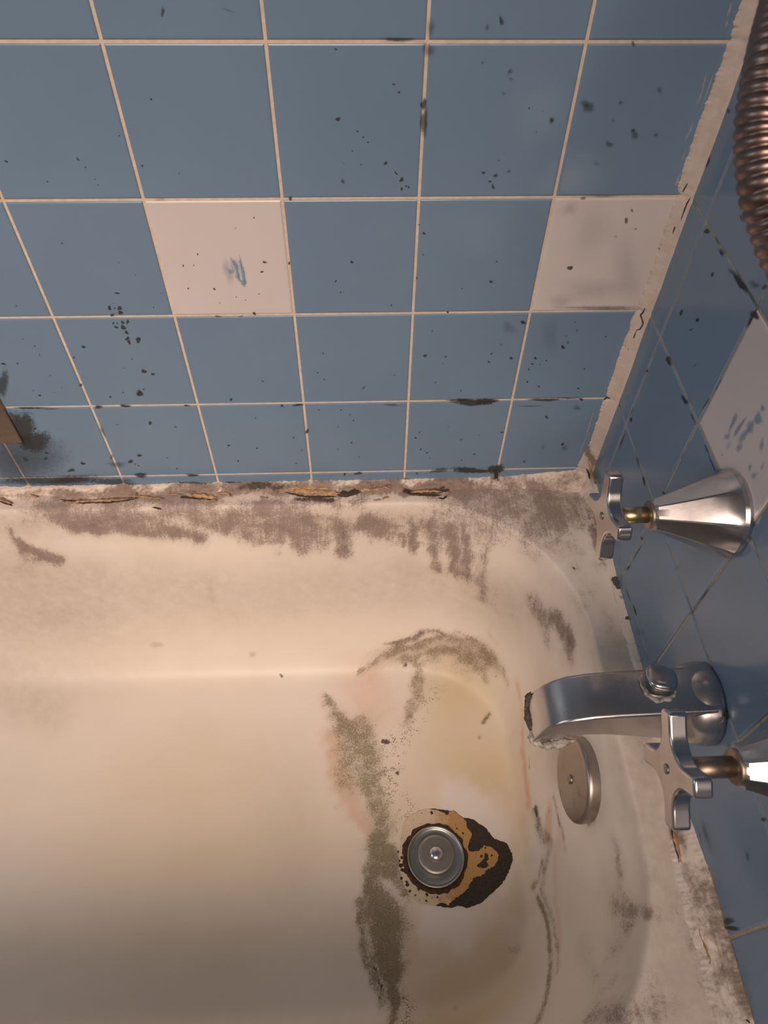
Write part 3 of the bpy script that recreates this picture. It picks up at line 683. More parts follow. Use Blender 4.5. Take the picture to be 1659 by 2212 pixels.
def paint(V, kinds):
    """Strength of each kind of stain or painted shade at each vertex, by distance in space to its strokes."""
    V = np.asarray(V, dtype=np.float64)
    out = {k: np.zeros(len(V)) for k in kinds}
    rng = np.random.default_rng(11)
    warp = np.zeros_like(V)
    for amp, fr, cnt in ((.0045, 90, 5), (.0022, 330, 6), (.0010, 900, 6)):
        for q in range(cnt):
            w = rng.normal(size=3) * fr * .6
            warp += amp / math.sqrt(cnt) * np.sin(V @ w + rng.uniform(0, 6.28))[:, None] * rng.normal(size=3)
    for kind, st, pts in STROKES:
        if kind not in out:
            continue
        A = np.array(pts)
        if len(A) == 1:
            A = np.vstack([A, A])
        best = np.zeros(len(V))
        for a, b in zip(A[:-1], A[1:]):
            r = max(a[3], b[3])
            lo = np.minimum(a[:3], b[:3]) - r * 1.3
            hi = np.maximum(a[:3], b[:3]) + r * 1.3
            idx = np.where(np.all((V >= lo) & (V <= hi), axis=1))[0]
            if len(idx) == 0:
                continue
            q = V[idx] + warp[idx] * min(1.0, r / .016) - a[:3]
            d = b[:3] - a[:3]
            L = d @ d
            u = np.clip(q @ d / L, 0, 1) if L > 1e-12 else np.zeros(len(idx))
            dist = np.linalg.norm(q - u[:, None] * d, axis=1)
            rad = a[3] + (b[3] - a[3]) * u
            s = np.clip(1 - dist / rad, 0, 1)
            s = .5 * s + .5 * s * s * (3 - 2 * s)
            s = np.clip(s * 1.25, 0, 1)
            best[idx] = np.maximum(best[idx], s * st)
        o = out[kind]
        out[kind] = 1 - (1 - o) * (1 - best)
    return out


# ================================================================== SETTING
# tiled walls: every tile is a low pillow standing in front of the grout
def tile_wall(name, to_world, i0, i1, j0, j1, off, zoff, is_white, ulim, grout, decals):
    """u runs along the wall, z up; to_world(u, z, depth) with depth > 0 into the wall."""
    V, F, MI, D, ST = [], [], [], [], []

    def add(vs, fs, mi):
        n = len(V)
        V.extend(vs)
        D.extend([0] * len(vs))
        ST.extend([0] * len(vs))
        for f in fs:
            F.append(tuple(n + q for q in f))
            MI.append(mi)
    g = .00105
    lev = [(0.0, .0013), (.00035, .0005), (.0010, .00012), (.0021, 0.0)]
    zb, zt = zoff + j0 * P, zoff + j1 * P
    for i in range(i0, i1):
        for j in range(j0, j1):
            ua, ub = off + i * P + g, off + (i + 1) * P - g
            ua, ub = max(ua, ulim[0]), min(ub, ulim[1])
            if ub - ua < .004:
                continue
            za, zc = zoff + j * P + g, zoff + (j + 1) * P - g
            za = max(za, ulim[2])
            if zc - za < .006:
                continue
            vs, fs = [], []
            for e, d in lev:
                vs += [to_world(ua + e, za + e, d), to_world(ub - e, za + e, d), to_world(ub - e, zc - e, d), to_world(ua + e, zc - e, d)]
            for l in range(len(lev) - 1):
                for k in range(4):
                    fs.append((l * 4 + k, l * 4 + (k + 1) % 4, l * 4 + 4 + (k + 1) % 4, l * 4 + 4 + k))
            q = (len(lev) - 1) * 4
            fs.append((q, q + 1, q + 2, q + 3))
            add(vs, fs, 1 if is_white(i, j) else 0)
    # grout bed and the body of the wall behind it
    n0, n1 = ulim[0] - .0, ulim[1] + .0
    zl = ulim[2]
    vs = [to_world(n0, zl, .0010), to_world(n1, zl, .0010), to_world(n1, zt, .0010), to_world(n0, zt, .0010),
          to_world(n0, zl, .08), to_world(n1, zl, .08), to_world(n1, zt, .08), to_world(n0, zt, .08)]
    add(vs, [(0, 1, 2, 3), (5, 4, 7, 6), (0, 4, 5, 1), (1, 5, 6, 2), (2, 6, 7, 3), (3, 7, 4, 0)], 2)
    # spots and smudges lying on the glaze: small rings of faces that fade outwards
    for k, (mi, st, u, z, ax, az, bx, bz) in enumerate(decals):
        n = len(V)
        seg, rings = 14, (.35, .7, 1.0)
        d = -.00025 - .0000012 * k
        rnd = random.Random(k)
        ph = rnd.random() * 9
        V.append(to_world(u, z, d))
        D.append(1.0)
        ST.append(st)
        for rr in rings:
            for s in range(seg):
                t = 2 * math.pi * s / seg
                w = rr * (1 + .22 * math.sin(2 * t + ph) + .14 * math.sin(3 * t + 2 * ph))
                V.append(to_world(u + w * (ax * math.cos(t) + bx * math.sin(t)), z + w * (az * math.cos(t) + bz * math.sin(t)), d))
                D.append(1.0 - rr)
                ST.append(st)
        for s in range(seg):
            F.append((n, n + 1 + s, n + 1 + (s + 1) % seg))
            MI.append(3 + mi)
            for r in range(len(rings) - 1):
                a, b = n + 1 + r * seg + s, n + 1 + r * seg + (s + 1) % seg
                F.append((a, a + seg, b + seg, b))
                MI.append(3 + mi)
    o = mesh_obj(name, V, F, [M['blue'], M['white'], grout, M['mold_spot'], M['blue_residue'], M['paint_smear']], None, MI, False,
                 {'spot_mask': D, 'spot_strength': ST})
    return structure(o)


BACK_DECALS = [
(0, 0.75, -0.52033, 0.0805, 0.01606, 0.00572, -0.00715, -0.04291),
(0, 0.5, -0.54333, 0.034, 0.05692, -0.0015, -0.02744, -0.07031),
(0, 0.6, -0.51718, 0.14183, 0.0079, -0.00015, -0.0107, -0.02624),
(0, 0.7, -0.5161, 0.05922, 0.02097, -0.00052, -0.00887, -0.0238),
(0, 0.6, -0.51604, -0.00461, 0.07253, -0.0021, -0.00504, -0.01439),
(0, 0.55, -0.44842, -0.00987, 0.03996, -0.00116, -0.00265, -0.00932),
(0, 0.6, -0.35297, -0.01683, 0.02706, -0.0008, -0.00163, -0.00842),
(0, 0.7, -0.32077, -0.01946, 0.03403, -0.001, -0.00155, -0.00954),
(0, 0.6, -0.26067, -0.02039, 0.04803, -0.00141, -0.0009, -0.0085),
(0, 0.6, -0.28501, 0.45735, 0.00188, 0.0, -0.00068, -0.00291),
(0, 0.9, -0.30555, 0.40436, 0.00102, -0.0, -0.00023, -0.00096),
(0, 0.9, -0.33508, 0.37955, 0.00085, -0.0, -0.00023, -0.00082),
(0, 0.9, -0.32399, 0.35722, 0.0011, -1e-05, -0.00028, -0.0011),
(0, 0.95, -0.4247, 0.36102, 0.00133, -0.00094, -0.0009, -0.00095),
(0, 0.95, -0.37081, 0.36233, 0.001, -0.00156, -0.00102, -0.00075),
(0, 0.9, -0.36698, 0.35638, 0.00087, -0.0, -0.00028, -0.00088),
(0, 0.9, -0.36266, 0.34708, 0.00066, -0.0, -0.00021, -0.00068),
(0, 0.9, -0.36174, 0.34252, 0.00067, -0.0, -0.00021, -0.00069),
(0, 0.9, -0.39951, 0.34548, 0.00088, -1e-05, -0.00032, -0.00091),
(0, 0.9, -0.29715, 0.35122, 0.00067, -0.0, -0.00014, -0.00067),
(0, 0.9, -0.17305, 0.3906, 0.00212, -1e-05, -8e-05, -0.00201),
(0, 0.9, -0.15874, 0.38193, 0.00108, -0.0, -2e-05, -0.00103),
(0, 0.9, -0.15448, 0.37776, 0.00087, -0.0, -1e-05, -0.00084),
(0, 0.9, -0.15103, 0.37405, 0.00087, -0.0, -1e-05, -0.00085),
(0, 0.9, -0.1627, 0.36779, 0.00088, -0.0, -2e-05, -0.00086),
(0, 0.6, -0.16969, 0.35841, 0.00067, -0.0, -2e-05, -0.00066),
(0, 0.9, -0.15632, 0.35746, 0.00089, -0.0, -1e-05, -0.00089),
(0, 0.5, -0.17089, 0.34436, 0.00227, -1e-05, -8e-05, -0.00231),
(0, 0.7, -0.17252, 0.43576, 0.00119, 0.0, -4e-05, -0.00105),
(0, 0.9, -0.21338, 0.33057, 0.00185, -1e-05, -0.00018, -0.00191),
(0, 0.9, -0.40629, 0.29371, 0.00095, -1e-05, -0.00036, -0.00104),
(0, 0.6, -0.36455, 0.27528, 0.00073, -1e-05, -0.00023, -0.00082),
(0, 0.5, -0.35384, 0.26309, 0.00075, -1e-05, -0.00022, -0.00085),
(0, 0.9, -0.31086, 0.27184, 0.00123, -1e-05, -0.00029, -0.00139),
(0, 0.9, -0.29632, 0.28245, 0.00098, -1e-05, -0.00021, -0.00108),
(0, 0.9, -0.30173, 0.27197, 0.00074, -1e-05, -0.00017, -0.00083),
(0, 0.9, -0.31116, 0.24917, 0.00102, -1e-05, -0.00024, -0.00118),
(0, 0.9, -0.28824, 0.24842, 0.00153, -2e-05, -0.00031, -0.00177),
(0, 0.9, -0.24442, 0.31481, 0.00094, -1e-05, -0.00013, -0.001),
(0, 0.6, -0.26063, 0.30587, 0.00071, -1e-05, -0.00012, -0.00076),
(0, 0.9, -0.24045, 0.27444, 0.00331, -0.00081, -0.00033, -0.00108),
(0, 0.9, -0.24419, 0.26506, 0.00226, -2e-05, -0.00014, -0.00114),
(0, 0.9, -0.25651, 0.22211, 0.00211, -3e-05, -0.00034, -0.00253),
(0, 0.9, -0.16549, 0.27368, 0.00175, -2e-05, -5e-05, -0.00195),
(0, 0.9, -0.18008, 0.25514, 0.00128, -1e-05, -6e-05, -0.00146),
(0, 0.9, -0.1764, 0.24373, 0.00104, -1e-05, -4e-05, -0.0012),
(0, 0.8, -0.21969, 0.27312, 0.001, -1e-05, -0.00026, -0.00279),
(0, 0.95, -0.37483, 0.2452, 0.00302, -0.00081, -0.00053, -0.00116),
(0, 0.9, -0.28597, 0.23419, 0.00078, -1e-05, -0.00016, -0.00092),
(0, 0.9, -0.27032, 0.23983, 0.00077, -1e-05, -0.00014, -0.00091),
(0, 0.9, -0.26229, 0.23658, 0.00078, -1e-05, -0.00013, -0.00091),
(0, 0.9, -0.24941, 0.24295, 0.00077, -1e-05, -0.00011, -0.0009),
(0, 0.9, -0.3358, 0.24473, 0.00051, -1e-05, -0.00014, -0.00059),
(0, 0.9, -0.46758, 0.23338, 0.00076, -1e-05, -0.00036, -0.00091),
(0, 0.9, -0.34617, 0.22981, 0.00078, -1e-05, -0.00022, -0.00092),
(0, 0.8, -0.29037, 0.21954, 0.0037, -5e-05, -0.00022, -0.00127),
(0, 0.6, -0.26921, 0.21924, 0.00265, -4e-05, -0.00019, -0.00127),
(0, 0.3, -0.24229, 0.45845, 0.0052, -0.00142, -0.00048, -0.00092),
(0, 0.9, -0.38581, 0.22985, 0.00181, -2e-05, -0.0009, -0.00308),
(0, 0.9, -0.38127, 0.22978, 0.00103, -1e-05, -0.00035, -0.00123),
(0, 0.9, -0.37679, 0.22948, 0.00233, -3e-05, -0.00078, -0.00278),
(0, 0.9, -0.3777, 0.22477, 0.00208, -3e-05, -0.0007, -0.0025),
(0, 0.9, -0.38534, 0.22287, 0.0026, -4e-05, -0.00036, -0.00125),
(0, 0.9, -0.37378, 0.21459, 0.00211, -3e-05, -0.00087, -0.0032),
(0, 0.9, -0.38727, 0.21324, 0.00132, -2e-05, -0.00046, -0.0016),
(0, 0.9, -0.38347, 0.21319, 0.00105, -2e-05, -0.00036, -0.00128),
(0, 0.9, -0.38577, 0.20883, 0.00238, -3e-05, -0.00064, -0.00227),
(0, 0.9, -0.37841, 0.21389, 0.00211, -3e-05, -0.00071, -0.00256),
(0, 0.9, -0.37935, 0.20821, 0.00318, -5e-05, -0.00108, -0.00391),
(0, 0.9, -0.37801, 0.20375, 0.0016, -2e-05, -0.00054, -0.00197),
(0, 0.9, -0.36933, 0.1943, 0.00297, -5e-05, -0.00096, -0.0037),
(0, 0.9, -0.3791, 0.1958, 0.00242, -4e-05, -0.00082, -0.00301),
(0, 0.645, -0.06103, 0.45245, 0.00195, 0.0, 0.00058, -0.00401),
(0, 0.387, -0.06993, 0.44869, 0.00157, 0.0, 0.00039, -0.00304),
(0, 0.731, -0.12919, 0.44186, 0.01302, 1e-05, 4e-05, -0.00154),
(0, 0.344, -0.07048, 0.42755, 0.00163, -0.0, 0.00018, -0.00144),
(0, 0.43, -0.05042, 0.42201, 0.00288, -0.0, 0.0004, -0.00258),
(0, 0.344, -0.04887, 0.41728, 0.00207, -0.0, 0.00029, -0.00187),
(0, 0.301, -0.0528, 0.40791, 0.0021, -0.0, 0.00028, -0.00192),
(0, 0.774, -0.13218, 0.41393, 0.00124, -0.0, 3e-05, -0.00113),
(0, 0.774, -0.12856, 0.40864, 0.00125, -0.0, 3e-05, -0.00114),
(0, 0.602, -0.03251, 0.39775, 0.00128, -0.0, 0.00021, -0.00119),
(0, 0.43, -0.02236, 0.39566, 0.00086, -0.0, 0.00015, -0.0008),
(0, 0.516, -0.01422, 0.38936, 0.00304, -1e-05, 0.00057, -0.00286),
(0, 0.688, -0.01422, 0.38936, 0.0013, -0.0, 0.00025, -0.00122),
(0, 0.43, -0.02414, 0.38099, 0.00066, -0.0, 0.00031, -0.00167),
(0, 0.516, 0.01029, 0.39876, 0.00601, -1e-05, 0.00164, -0.0068),
(0, 0.43, 0.0101, 0.39955, 0.00193, -0.0, 0.00043, -0.00178),
(0, 0.43, 0.03431, 0.40139, 0.00215, -0.0, 0.00055, -0.00197),
(0, 0.473, 0.05102, 0.37906, 0.00356, -1e-05, 0.00175, -0.00595),
(0, 0.516, 0.04942, 0.38209, 0.00199, -1e-05, 0.00055, -0.00188),
(0, 0.473, 0.03338, 0.37199, 0.00403, -2e-05, 0.00103, -0.00389),
(0, 0.258, 0.03199, 0.38907, 0.00218, -1e-05, 0.00055, -0.00205),
(0, 0.43, 0.06768, 0.37867, 0.00267, -1e-05, 0.00081, -0.00254),
(0, 0.387, 0.06069, 0.40959, 0.0034, -0.0, 0.001, -0.00309),
(0, 0.258, 0.02719, 0.35747, 0.0032, -2e-05, 0.00079, -0.00315),
(0, 0.774, -0.13735, 0.35843, 0.00201, -1e-05, 3e-05, -0.002),
(0, 0.817, -0.12891, 0.35052, 0.00162, -0.00164, -0.00079, -0.00079),
(0, 0.774, -0.12458, 0.34557, 0.00228, -1e-05, 7e-05, -0.0023),
(0, 0.774, -0.12434, 0.33814, 0.00138, -1e-05, 6e-05, -0.00188),
(0, 0.774, -0.12073, 0.34036, 0.00115, -1e-05, 4e-05, -0.00117),
(0, 0.774, -0.11886, 0.33942, 0.00115, -1e-05, 5e-05, -0.00117),
(0, 0.688, -0.06051, 0.3507, 0.00183, -1e-05, 0.00022, -0.00182),
(0, 0.602, -0.0507, 0.34846, 0.00252, -1e-05, 0.00035, -0.00253),
(0, 0.43, -0.04052, 0.3515, 0.00206, -1e-05, 0.00031, -0.00205),
(0, 0.602, -0.05429, 0.34369, 0.00185, -1e-05, 0.00024, -0.00186),
(0, 0.602, -0.05134, 0.33958, 0.00186, -1e-05, 0.00044, -0.0033),
(0, 0.774, -0.04959, 0.36015, 0.00068, -0.0, 9e-05, -0.00066),
(0, 0.516, -0.04586, 0.3654, 0.00067, -0.0, 0.0001, -0.00065),
(0, 0.731, -0.1103, 0.40059, 0.00295, -1e-05, 0.00033, -0.00592),
(0, 0.602, -0.10924, 0.38783, 0.00344, -1e-05, 0.00095, -0.01666),
(0, 0.43, -0.10906, 0.43536, 0.00519, 0.0, 0.00043, -0.00708),
(0, 0.344, -0.1083, 0.44838, 0.00469, 0.0, 0.00043, -0.00679),
(0, 0.774, -0.10426, 0.30003, 0.00171, -1e-05, 0.0001, -0.00183),
(0, 0.774, -0.10894, 0.3077, 0.00096, -1e-05, 5e-05, -0.00102),
(0, 0.774, -0.10393, 0.28013, 0.00075, -1e-05, 5e-05, -0.00082),
(0, 0.774, -0.04159, 0.25308, 0.00209, -2e-05, 0.00031, -0.00237),
(0, 0.774, -0.06691, 0.24625, 0.00079, -1e-05, 9e-05, -0.0009),
(0, 0.774, -0.03912, 0.27283, 0.00102, -1e-05, 0.00016, -0.00112),
(0, 0.774, -0.13048, 0.22945, 0.0008, -1e-05, 2e-05, -0.00094),
(0, 0.774, -0.10844, 0.25759, 0.00129, -1e-05, 7e-05, -0.00146),
(0, 0.774, -0.00559, 0.20881, 0.00249, -4e-05, 0.0005, -0.00297),
(0, 0.602, 0.06441, 0.31041, 0.0027, -2e-05, 0.00103, -0.0036),
(0, 0.516, 0.06683, 0.31887, 0.00145, -1e-05, 0.00073, -0.00251),
(0, 0.43, 0.07478, 0.30249, 0.00149, -1e-05, 0.00047, -0.00157),
(0, 0.731, 0.02661, 0.26603, 0.0031, -3e-05, 0.00076, -0.00345),
(0, 0.602, 0.10128, 0.28365, 0.00204, -2e-05, 0.00071, -0.00221),
(0, 0.344, 0.05958, 0.29589, 0.002, -2e-05, 0.00058, -0.00213),
(0, 0.602, 0.02374, 0.32958, 0.00285, -2e-05, 0.00052, -0.00219),
(0, 0.602, 0.03237, 0.4396, 0.00202, 0.0, 0.00067, -0.00227),
(0, 0.43, 0.03942, 0.33141, 0.02617, -0.00017, 0.00038, -0.00145),
(0, 0.138, 0.01429, 0.32084, 0.00962, -7e-05, 0.00222, -0.01005),
(0, 0.086, 0.03858, 0.30028, 0.02978, -0.00025, 0.00813, -0.03287),
(0, 0.138, 0.02532, 0.23192, 0.0216, -0.00028, 0.00199, -0.00947),
(0, 0.12, 0.05254, 0.24385, 0.05349, -0.00064, 0.00382, -0.01546),
(0, 0.103, 0.0798, 0.26015, 0.02099, -0.00023, 0.01423, -0.0496),
(0, 0.43, 0.06839, 0.22381, 0.06042, -0.0008, 0.00083, -0.0032),
(0, 0.8, -0.4227, 0.18682, 0.00206, -3e-05, -0.00083, -0.00259),
(0, 0.7, -0.43579, 0.1744, 0.00116, -2e-05, -0.00049, -0.00148),
(0, 0.9, -0.50548, 0.16771, 0.00324, -6e-05, -0.00073, -0.0018),
(0, 0.9, -0.49196, 0.16795, 0.00116, -2e-05, -0.00059, -0.0015),
(0, 0.9, -0.46789, 0.18847, 0.00091, -1e-05, -0.00043, -0.00114),
(0, 0.95, -0.4859, 0.12649, 0.00243, -5e-05, -0.00048, -0.00131),
(0, 0.6, -0.48997, 0.13287, 0.00096, -2e-05, -0.00048, -0.00129),
(0, 0.9, -0.46727, 0.17823, 0.00069, -1e-05, -0.00032, -0.00088),
(0, 0.9, -0.4759, 0.197, 0.00067, -1e-05, -0.00032, -0.00084),
(0, 0.9, -0.46642, 0.15205, 0.00071, -1e-05, -0.00033, -0.00093),
(0, 0.6, -0.46026, 0.13669, 0.00072, -1e-05, -0.00033, -0.00096),
(0, 0.6, -0.47014, 0.13064, 0.00073, -1e-05, -0.00034, -0.00098),
(0, 0.95, -0.37362, 0.15608, 0.00333, -6e-05, -0.00086, -0.00341),
(0, 0.9, -0.36577, 0.1522, 0.00215, -4e-05, -0.00069, -0.00281),
(0, 0.85, -0.38524, 0.12737, 0.00491, -0.0001, -0.00145, -0.00562),
(0, 0.8, -0.38524, 0.12737, 0.00221, -4e-05, -0.00077, -0.00297),
(0, 0.9, -0.37992, 0.13278, 0.00122, -2e-05, -0.00041, -0.00163),
(0, 0.9, -0.41599, 0.12322, 0.00147, -3e-05, -0.00058, -0.00199),
(0, 0.9, -0.38133, 0.17156, 0.00093, -2e-05, -0.00032, -0.00119),
(0, 0.9, -0.36925, 0.19421, 0.00342, -5e-05, -0.00111, -0.00426),
(0, 0.9, -0.3786, 0.19208, 0.00251, -4e-05, -0.00085, -0.00314),
(0, 0.9, -0.37791, 0.20266, 0.00203, -3e-05, -0.00068, -0.0025),
(0, 0.9, -0.37847, 0.19594, 0.00204, -3e-05, -0.00069, -0.00254),
(0, 0.9, -0.40161, 0.12875, 0.00098, -2e-05, -0.00036, -0.00131),
(0, 0.9, -0.29437, 0.11724, 0.002, -4e-05, -0.00043, -0.00271),
(0, 0.9, -0.39129, 0.16059, 0.00071, -1e-05, -0.00025, -0.00092),
(0, 0.9, -0.38516, 0.08535, 0.00282, -6e-05, -0.00071, -0.00288),
(0, 0.6, -0.42013, 0.08413, 0.00307, -7e-05, -0.0002, -0.00072),
(0, 0.8, -0.35971, 0.07895, 0.00207, -5e-05, -0.00024, -0.0011),
(0, 0.9, -0.50934, 0.09246, 0.00201, -5e-05, -0.00107, -0.00283),
(0, 0.9, -0.50777, 0.08034, 0.00153, -4e-05, -0.00081, -0.00217),
(0, 0.9, -0.50968, 0.0425, 0.00265, -7e-05, -0.00099, -0.00274),
(0, 0.6, -0.51351, 0.03306, 0.00267, -7e-05, -0.00101, -0.00279),
(0, 0.55, -0.53651, 0.03206, 0.00373, -0.0001, -0.00214, -0.0056),
(0, 0.8, -0.47541, 0.02394, 0.00325, -9e-05, -0.00104, -0.00325),
(0, 0.7, -0.49219, 0.01282, 0.00601, -0.00017, -0.00138, -0.00416),
(0, 0.8, -0.42178, 0.02576, 0.0038, -0.0001, -0.00109, -0.00406),
(0, 0.8, -0.40921, 0.03545, 0.00296, -8e-05, -0.00082, -0.00319),
(0, 0.9, -0.41768, 0.02139, 0.00109, -3e-05, -0.00043, -0.00164),
(0, 0.9, -0.41487, 0.01868, 0.00109, -3e-05, -0.00043, -0.00164),
(0, 0.9, -0.37922, 0.0308, 0.00081, -2e-05, -0.00027, -0.00121),
(0, 0.9, -0.37271, 0.01253, 0.00111, -3e-05, -0.00036, -0.00167),
(0, 0.9, -0.30755, 0.04896, 0.00161, -4e-05, -0.00037, -0.00234),
(0, 0.9, -0.2769, 0.0438, 0.00135, -3e-05, -0.00025, -0.00197),
(0, 0.9, -0.3005, 0.05959, 0.00053, -1e-05, -0.00012, -0.00076),
(0, 0.9, -0.30101, 0.02352, 0.00138, -4e-05, -0.00031, -0.00205),
(0, 0.9, -0.22742, 0.03906, 0.00082, -2e-05, -0.0001, -0.00119),
(0, 0.9, -0.23563, 0.01747, 0.00112, -3e-05, -0.00014, -0.00166),
(0, 0.9, -0.27234, 0.0903, 0.00077, -2e-05, -0.00014, -0.00107),
(0, 0.9, -0.23478, 0.05983, 0.00107, -3e-05, -0.00014, -0.00153),
(0, 0.8, -0.21906, 0.06914, 0.00266, -6e-05, -0.00039, -0.00527),
(0, 0.85, -0.40464, 0.11055, 0.00648, -0.00014, -0.00084, -0.00307),
(0, 0.8, -0.43192, 0.10976, 0.00647, -0.00014, -0.00083, -0.00273),
(0, 0.8, -0.34146, 0.10976, 0.00402, -8e-05, -0.00043, -0.00206),
(0, 0.8, -0.24277, 0.10768, 0.00204, -4e-05, -0.00028, -0.00277),
(0, 0.8, -0.22599, 0.10816, 0.00816, -0.00017, -0.0002, -0.00242),
(0, 0.8, -0.41645, 0.00225, 0.01113, -0.00031, -0.00143, -0.00554),
(0, 0.75, -0.3573, 0.00058, 0.00897, -0.00025, -0.00077, -0.00385),
(0, 0.8, -0.37215, -0.01641, 0.00398, -0.00012, -0.00112, -0.0053),
(0, 0.9, -0.38741, -0.01314, 0.00141, -4e-05, -0.0005, -0.00219),
(0, 0.9, -0.37398, -0.01107, 0.00113, -3e-05, -0.00037, -0.00174),
(0, 0.85, -0.329, -0.01875, 0.01031, -0.0003, -0.00106, -0.00623),
(0, 0.8, -0.44087, 0.13967, 0.00192, -4e-05, -0.00083, -0.00256),
(0, 0.6, -0.38098, 0.2348, 0.00065, -1e-05, -0.00022, -0.00077),
(0, 0.9, -0.38594, 0.22969, 0.00196, -3e-05, -0.00106, -0.00365),
(0, 0.9, -0.37671, 0.22957, 0.0024, -3e-05, -0.0008, -0.00287),
(0, 0.9, -0.37729, 0.22496, 0.00241, -3e-05, -0.00081, -0.0029),
(0, 0.9, -0.38615, 0.2217, 0.0022, -3e-05, -0.00031, -0.00106),
(0, 0.5, -0.4128, 0.08829, 0.00051, -1e-05, -0.0002, -0.00071),
(0, 0.6, -0.2586, 0.14132, 0.00196, -0.00158, -0.00046, -0.00084),
(0, 0.8, -0.50274, 0.10989, 0.02719, -0.00058, -0.00064, -0.0017),
(0, 0.5, -0.48346, 0.10811, 0.01488, -0.00032, -0.00061, -0.00171),
(0, 0.4, -0.43791, 0.02128, 0.01635, -0.00044, -0.00163, -0.00575),
(0, 0.55, -0.50112, -0.00391, 0.03333, -0.00096, -0.00261, -0.00775),
(0, 0.5, -0.43851, 0.07431, 0.0028, 0.00137, -2e-05, -0.01032),
(0, 0.5, -0.44028, 0.03434, 0.00269, -7e-05, -0.00162, -0.0056),
(0, 0.9, -0.13057, 0.22967, 0.0009, -1e-05, 2e-05, -0.00105),
(0, 0.9, -0.07774, 0.22132, 0.00182, -2e-05, 0.00011, -0.00135),
(0, 0.7, -0.09075, 0.2006, 0.00117, -2e-05, 9e-05, -0.00141),
(0, 0.9, -0.0963, 0.17081, 0.00217, -4e-05, 0.00016, -0.00273),
(0, 0.6, -0.07536, 0.16949, 0.00169, -3e-05, 0.00017, -0.00213),
(0, 0.9, -0.03039, 0.17236, 0.00121, -2e-05, 0.0002, -0.00151),
(0, 0.6, -0.03178, 0.16214, 0.00196, -3e-05, 0.00032, -0.00248),
(0, 0.8, -0.0101, 0.16644, 0.0022, -4e-05, 0.00043, -0.00277),
(0, 0.9, -0.07758, 0.16072, 0.00073, -1e-05, 7e-05, -0.00093),
(0, 0.35, -0.02268, 0.18343, 0.00192, -3e-05, 0.00034, -0.00236),
(0, 0.9, -0.08331, 0.13644, 0.001, -2e-05, 9e-05, -0.00131),
(0, 0.9, -0.00512, 0.20874, 0.00233, -3e-05, 0.00047, -0.00279),
(0, 0.9, 0.03879, 0.17937, 0.00267, -4e-05, 0.0007, -0.00329),
(0, 0.4, 0.04284, 0.18474, 0.00241, -4e-05, 0.00065, -0.00296),
(0, 0.7, 0.03972, 0.19201, 0.00119, -2e-05, 0.00032, -0.00145),
(0, 0.9, 0.0445, 0.2087, 0.00094, -1e-05, 0.00025, -0.00112),
(0, 0.9, 0.04871, 0.19852, 0.00095, -1e-05, 0.00026, -0.00114),
(0, 0.9, 0.0142, 0.16602, 0.00196, -3e-05, 0.00045, -0.00246),
(0, 0.9, 0.01239, 0.15865, 0.00148, -3e-05, 0.00034, -0.00188),
(0, 0.9, 0.02583, 0.16263, 0.00123, -2e-05, 0.0003, -0.00155),
(0, 0.9, 0.02045, 0.15776, 0.00099, -2e-05, 0.00023, -0.00125),
(0, 0.9, 0.01021, 0.15191, 0.00125, -2e-05, 0.00028, -0.00159),
(0, 0.8, 0.06691, 0.15141, 0.00151, -3e-05, 0.00045, -0.00191),
(0, 0.9, 0.0249, 0.12857, 0.00154, -3e-05, 0.00037, -0.00201),
(0, 0.9, 0.01152, 0.13516, 0.00127, -2e-05, 0.00028, -0.00165),
(0, 0.8, 0.06653, 0.12536, 0.00155, -3e-05, 0.00047, -0.00202),
(0, 0.9, 0.0737, 0.10968, 0.00236, -5e-05, 0.00074, -0.00314),
(0, 0.8, 0.07849, 0.19118, 0.0012, -2e-05, 0.00038, -0.00146),
(0, 0.7, 0.04119, 0.08478, 0.00242, -5e-05, 0.00064, -0.00331),
(0, 0.85, 0.06805, 0.04212, 0.00253, -6e-05, 0.00077, -0.00361),
(0, 0.3, 0.07146, 0.03563, 0.0051, -0.00013, 0.00158, -0.00734),
(0, 0.5, 0.0291, 0.01371, 0.0023, -6e-05, 0.00057, -0.00338),
(0, 0.9, -0.0045, 0.06256, 0.00191, -5e-05, 0.00028, -0.00192),
(0, 0.9, -0.03105, 0.02788, 0.00141, -4e-05, 0.00023, -0.00205),
(0, 0.9, -0.02885, 0.05855, 0.00082, -2e-05, 0.00014, -0.00116),
(0, 0.9, -0.0447, 0.01802, 0.00114, -3e-05, 0.00017, -0.00167),
(0, 0.9, -0.08607, 0.03158, 0.0014, -4e-05, 0.00012, -0.00203),
(0, 0.9, -0.09309, 0.03755, 0.00139, -4e-05, 0.00011, -0.00201),
(0, 0.9, -0.08171, 0.02264, 0.00085, -2e-05, 8e-05, -0.00124),
(0, 0.7, -0.09996, 0.05626, 0.00163, -4e-05, 0.00011, -0.00232),
(0, 0.9, -0.09582, 0.06472, 0.00108, -3e-05, 8e-05, -0.00152),
(0, 0.9, -0.16836, 0.08422, 0.00105, -2e-05, -3e-05, -0.00146),
(0, 0.9, -0.18103, 0.10023, 0.00103, -2e-05, -5e-05, -0.00141),
(0, 0.9, -0.17193, 0.09266, 0.00078, -2e-05, -3e-05, -0.00107),
(0, 0.9, -0.18533, 0.07521, 0.00079, -2e-05, -4e-05, -0.00111),
(0, 0.9, -0.20454, 0.10074, 0.00103, -2e-05, -9e-05, -0.0014),
(0, 0.9, -0.19669, 0.14221, 0.00099, -2e-05, -7e-05, -0.00128),
(0, 0.9, -0.20264, 0.15122, 0.00097, -2e-05, -8e-05, -0.00126),
(0, 0.9, -0.19581, 0.1756, 0.00095, -2e-05, -7e-05, -0.00119),
(0, 0.5, -0.15691, 0.13052, 0.00226, -4e-05, -3e-05, -0.00298),
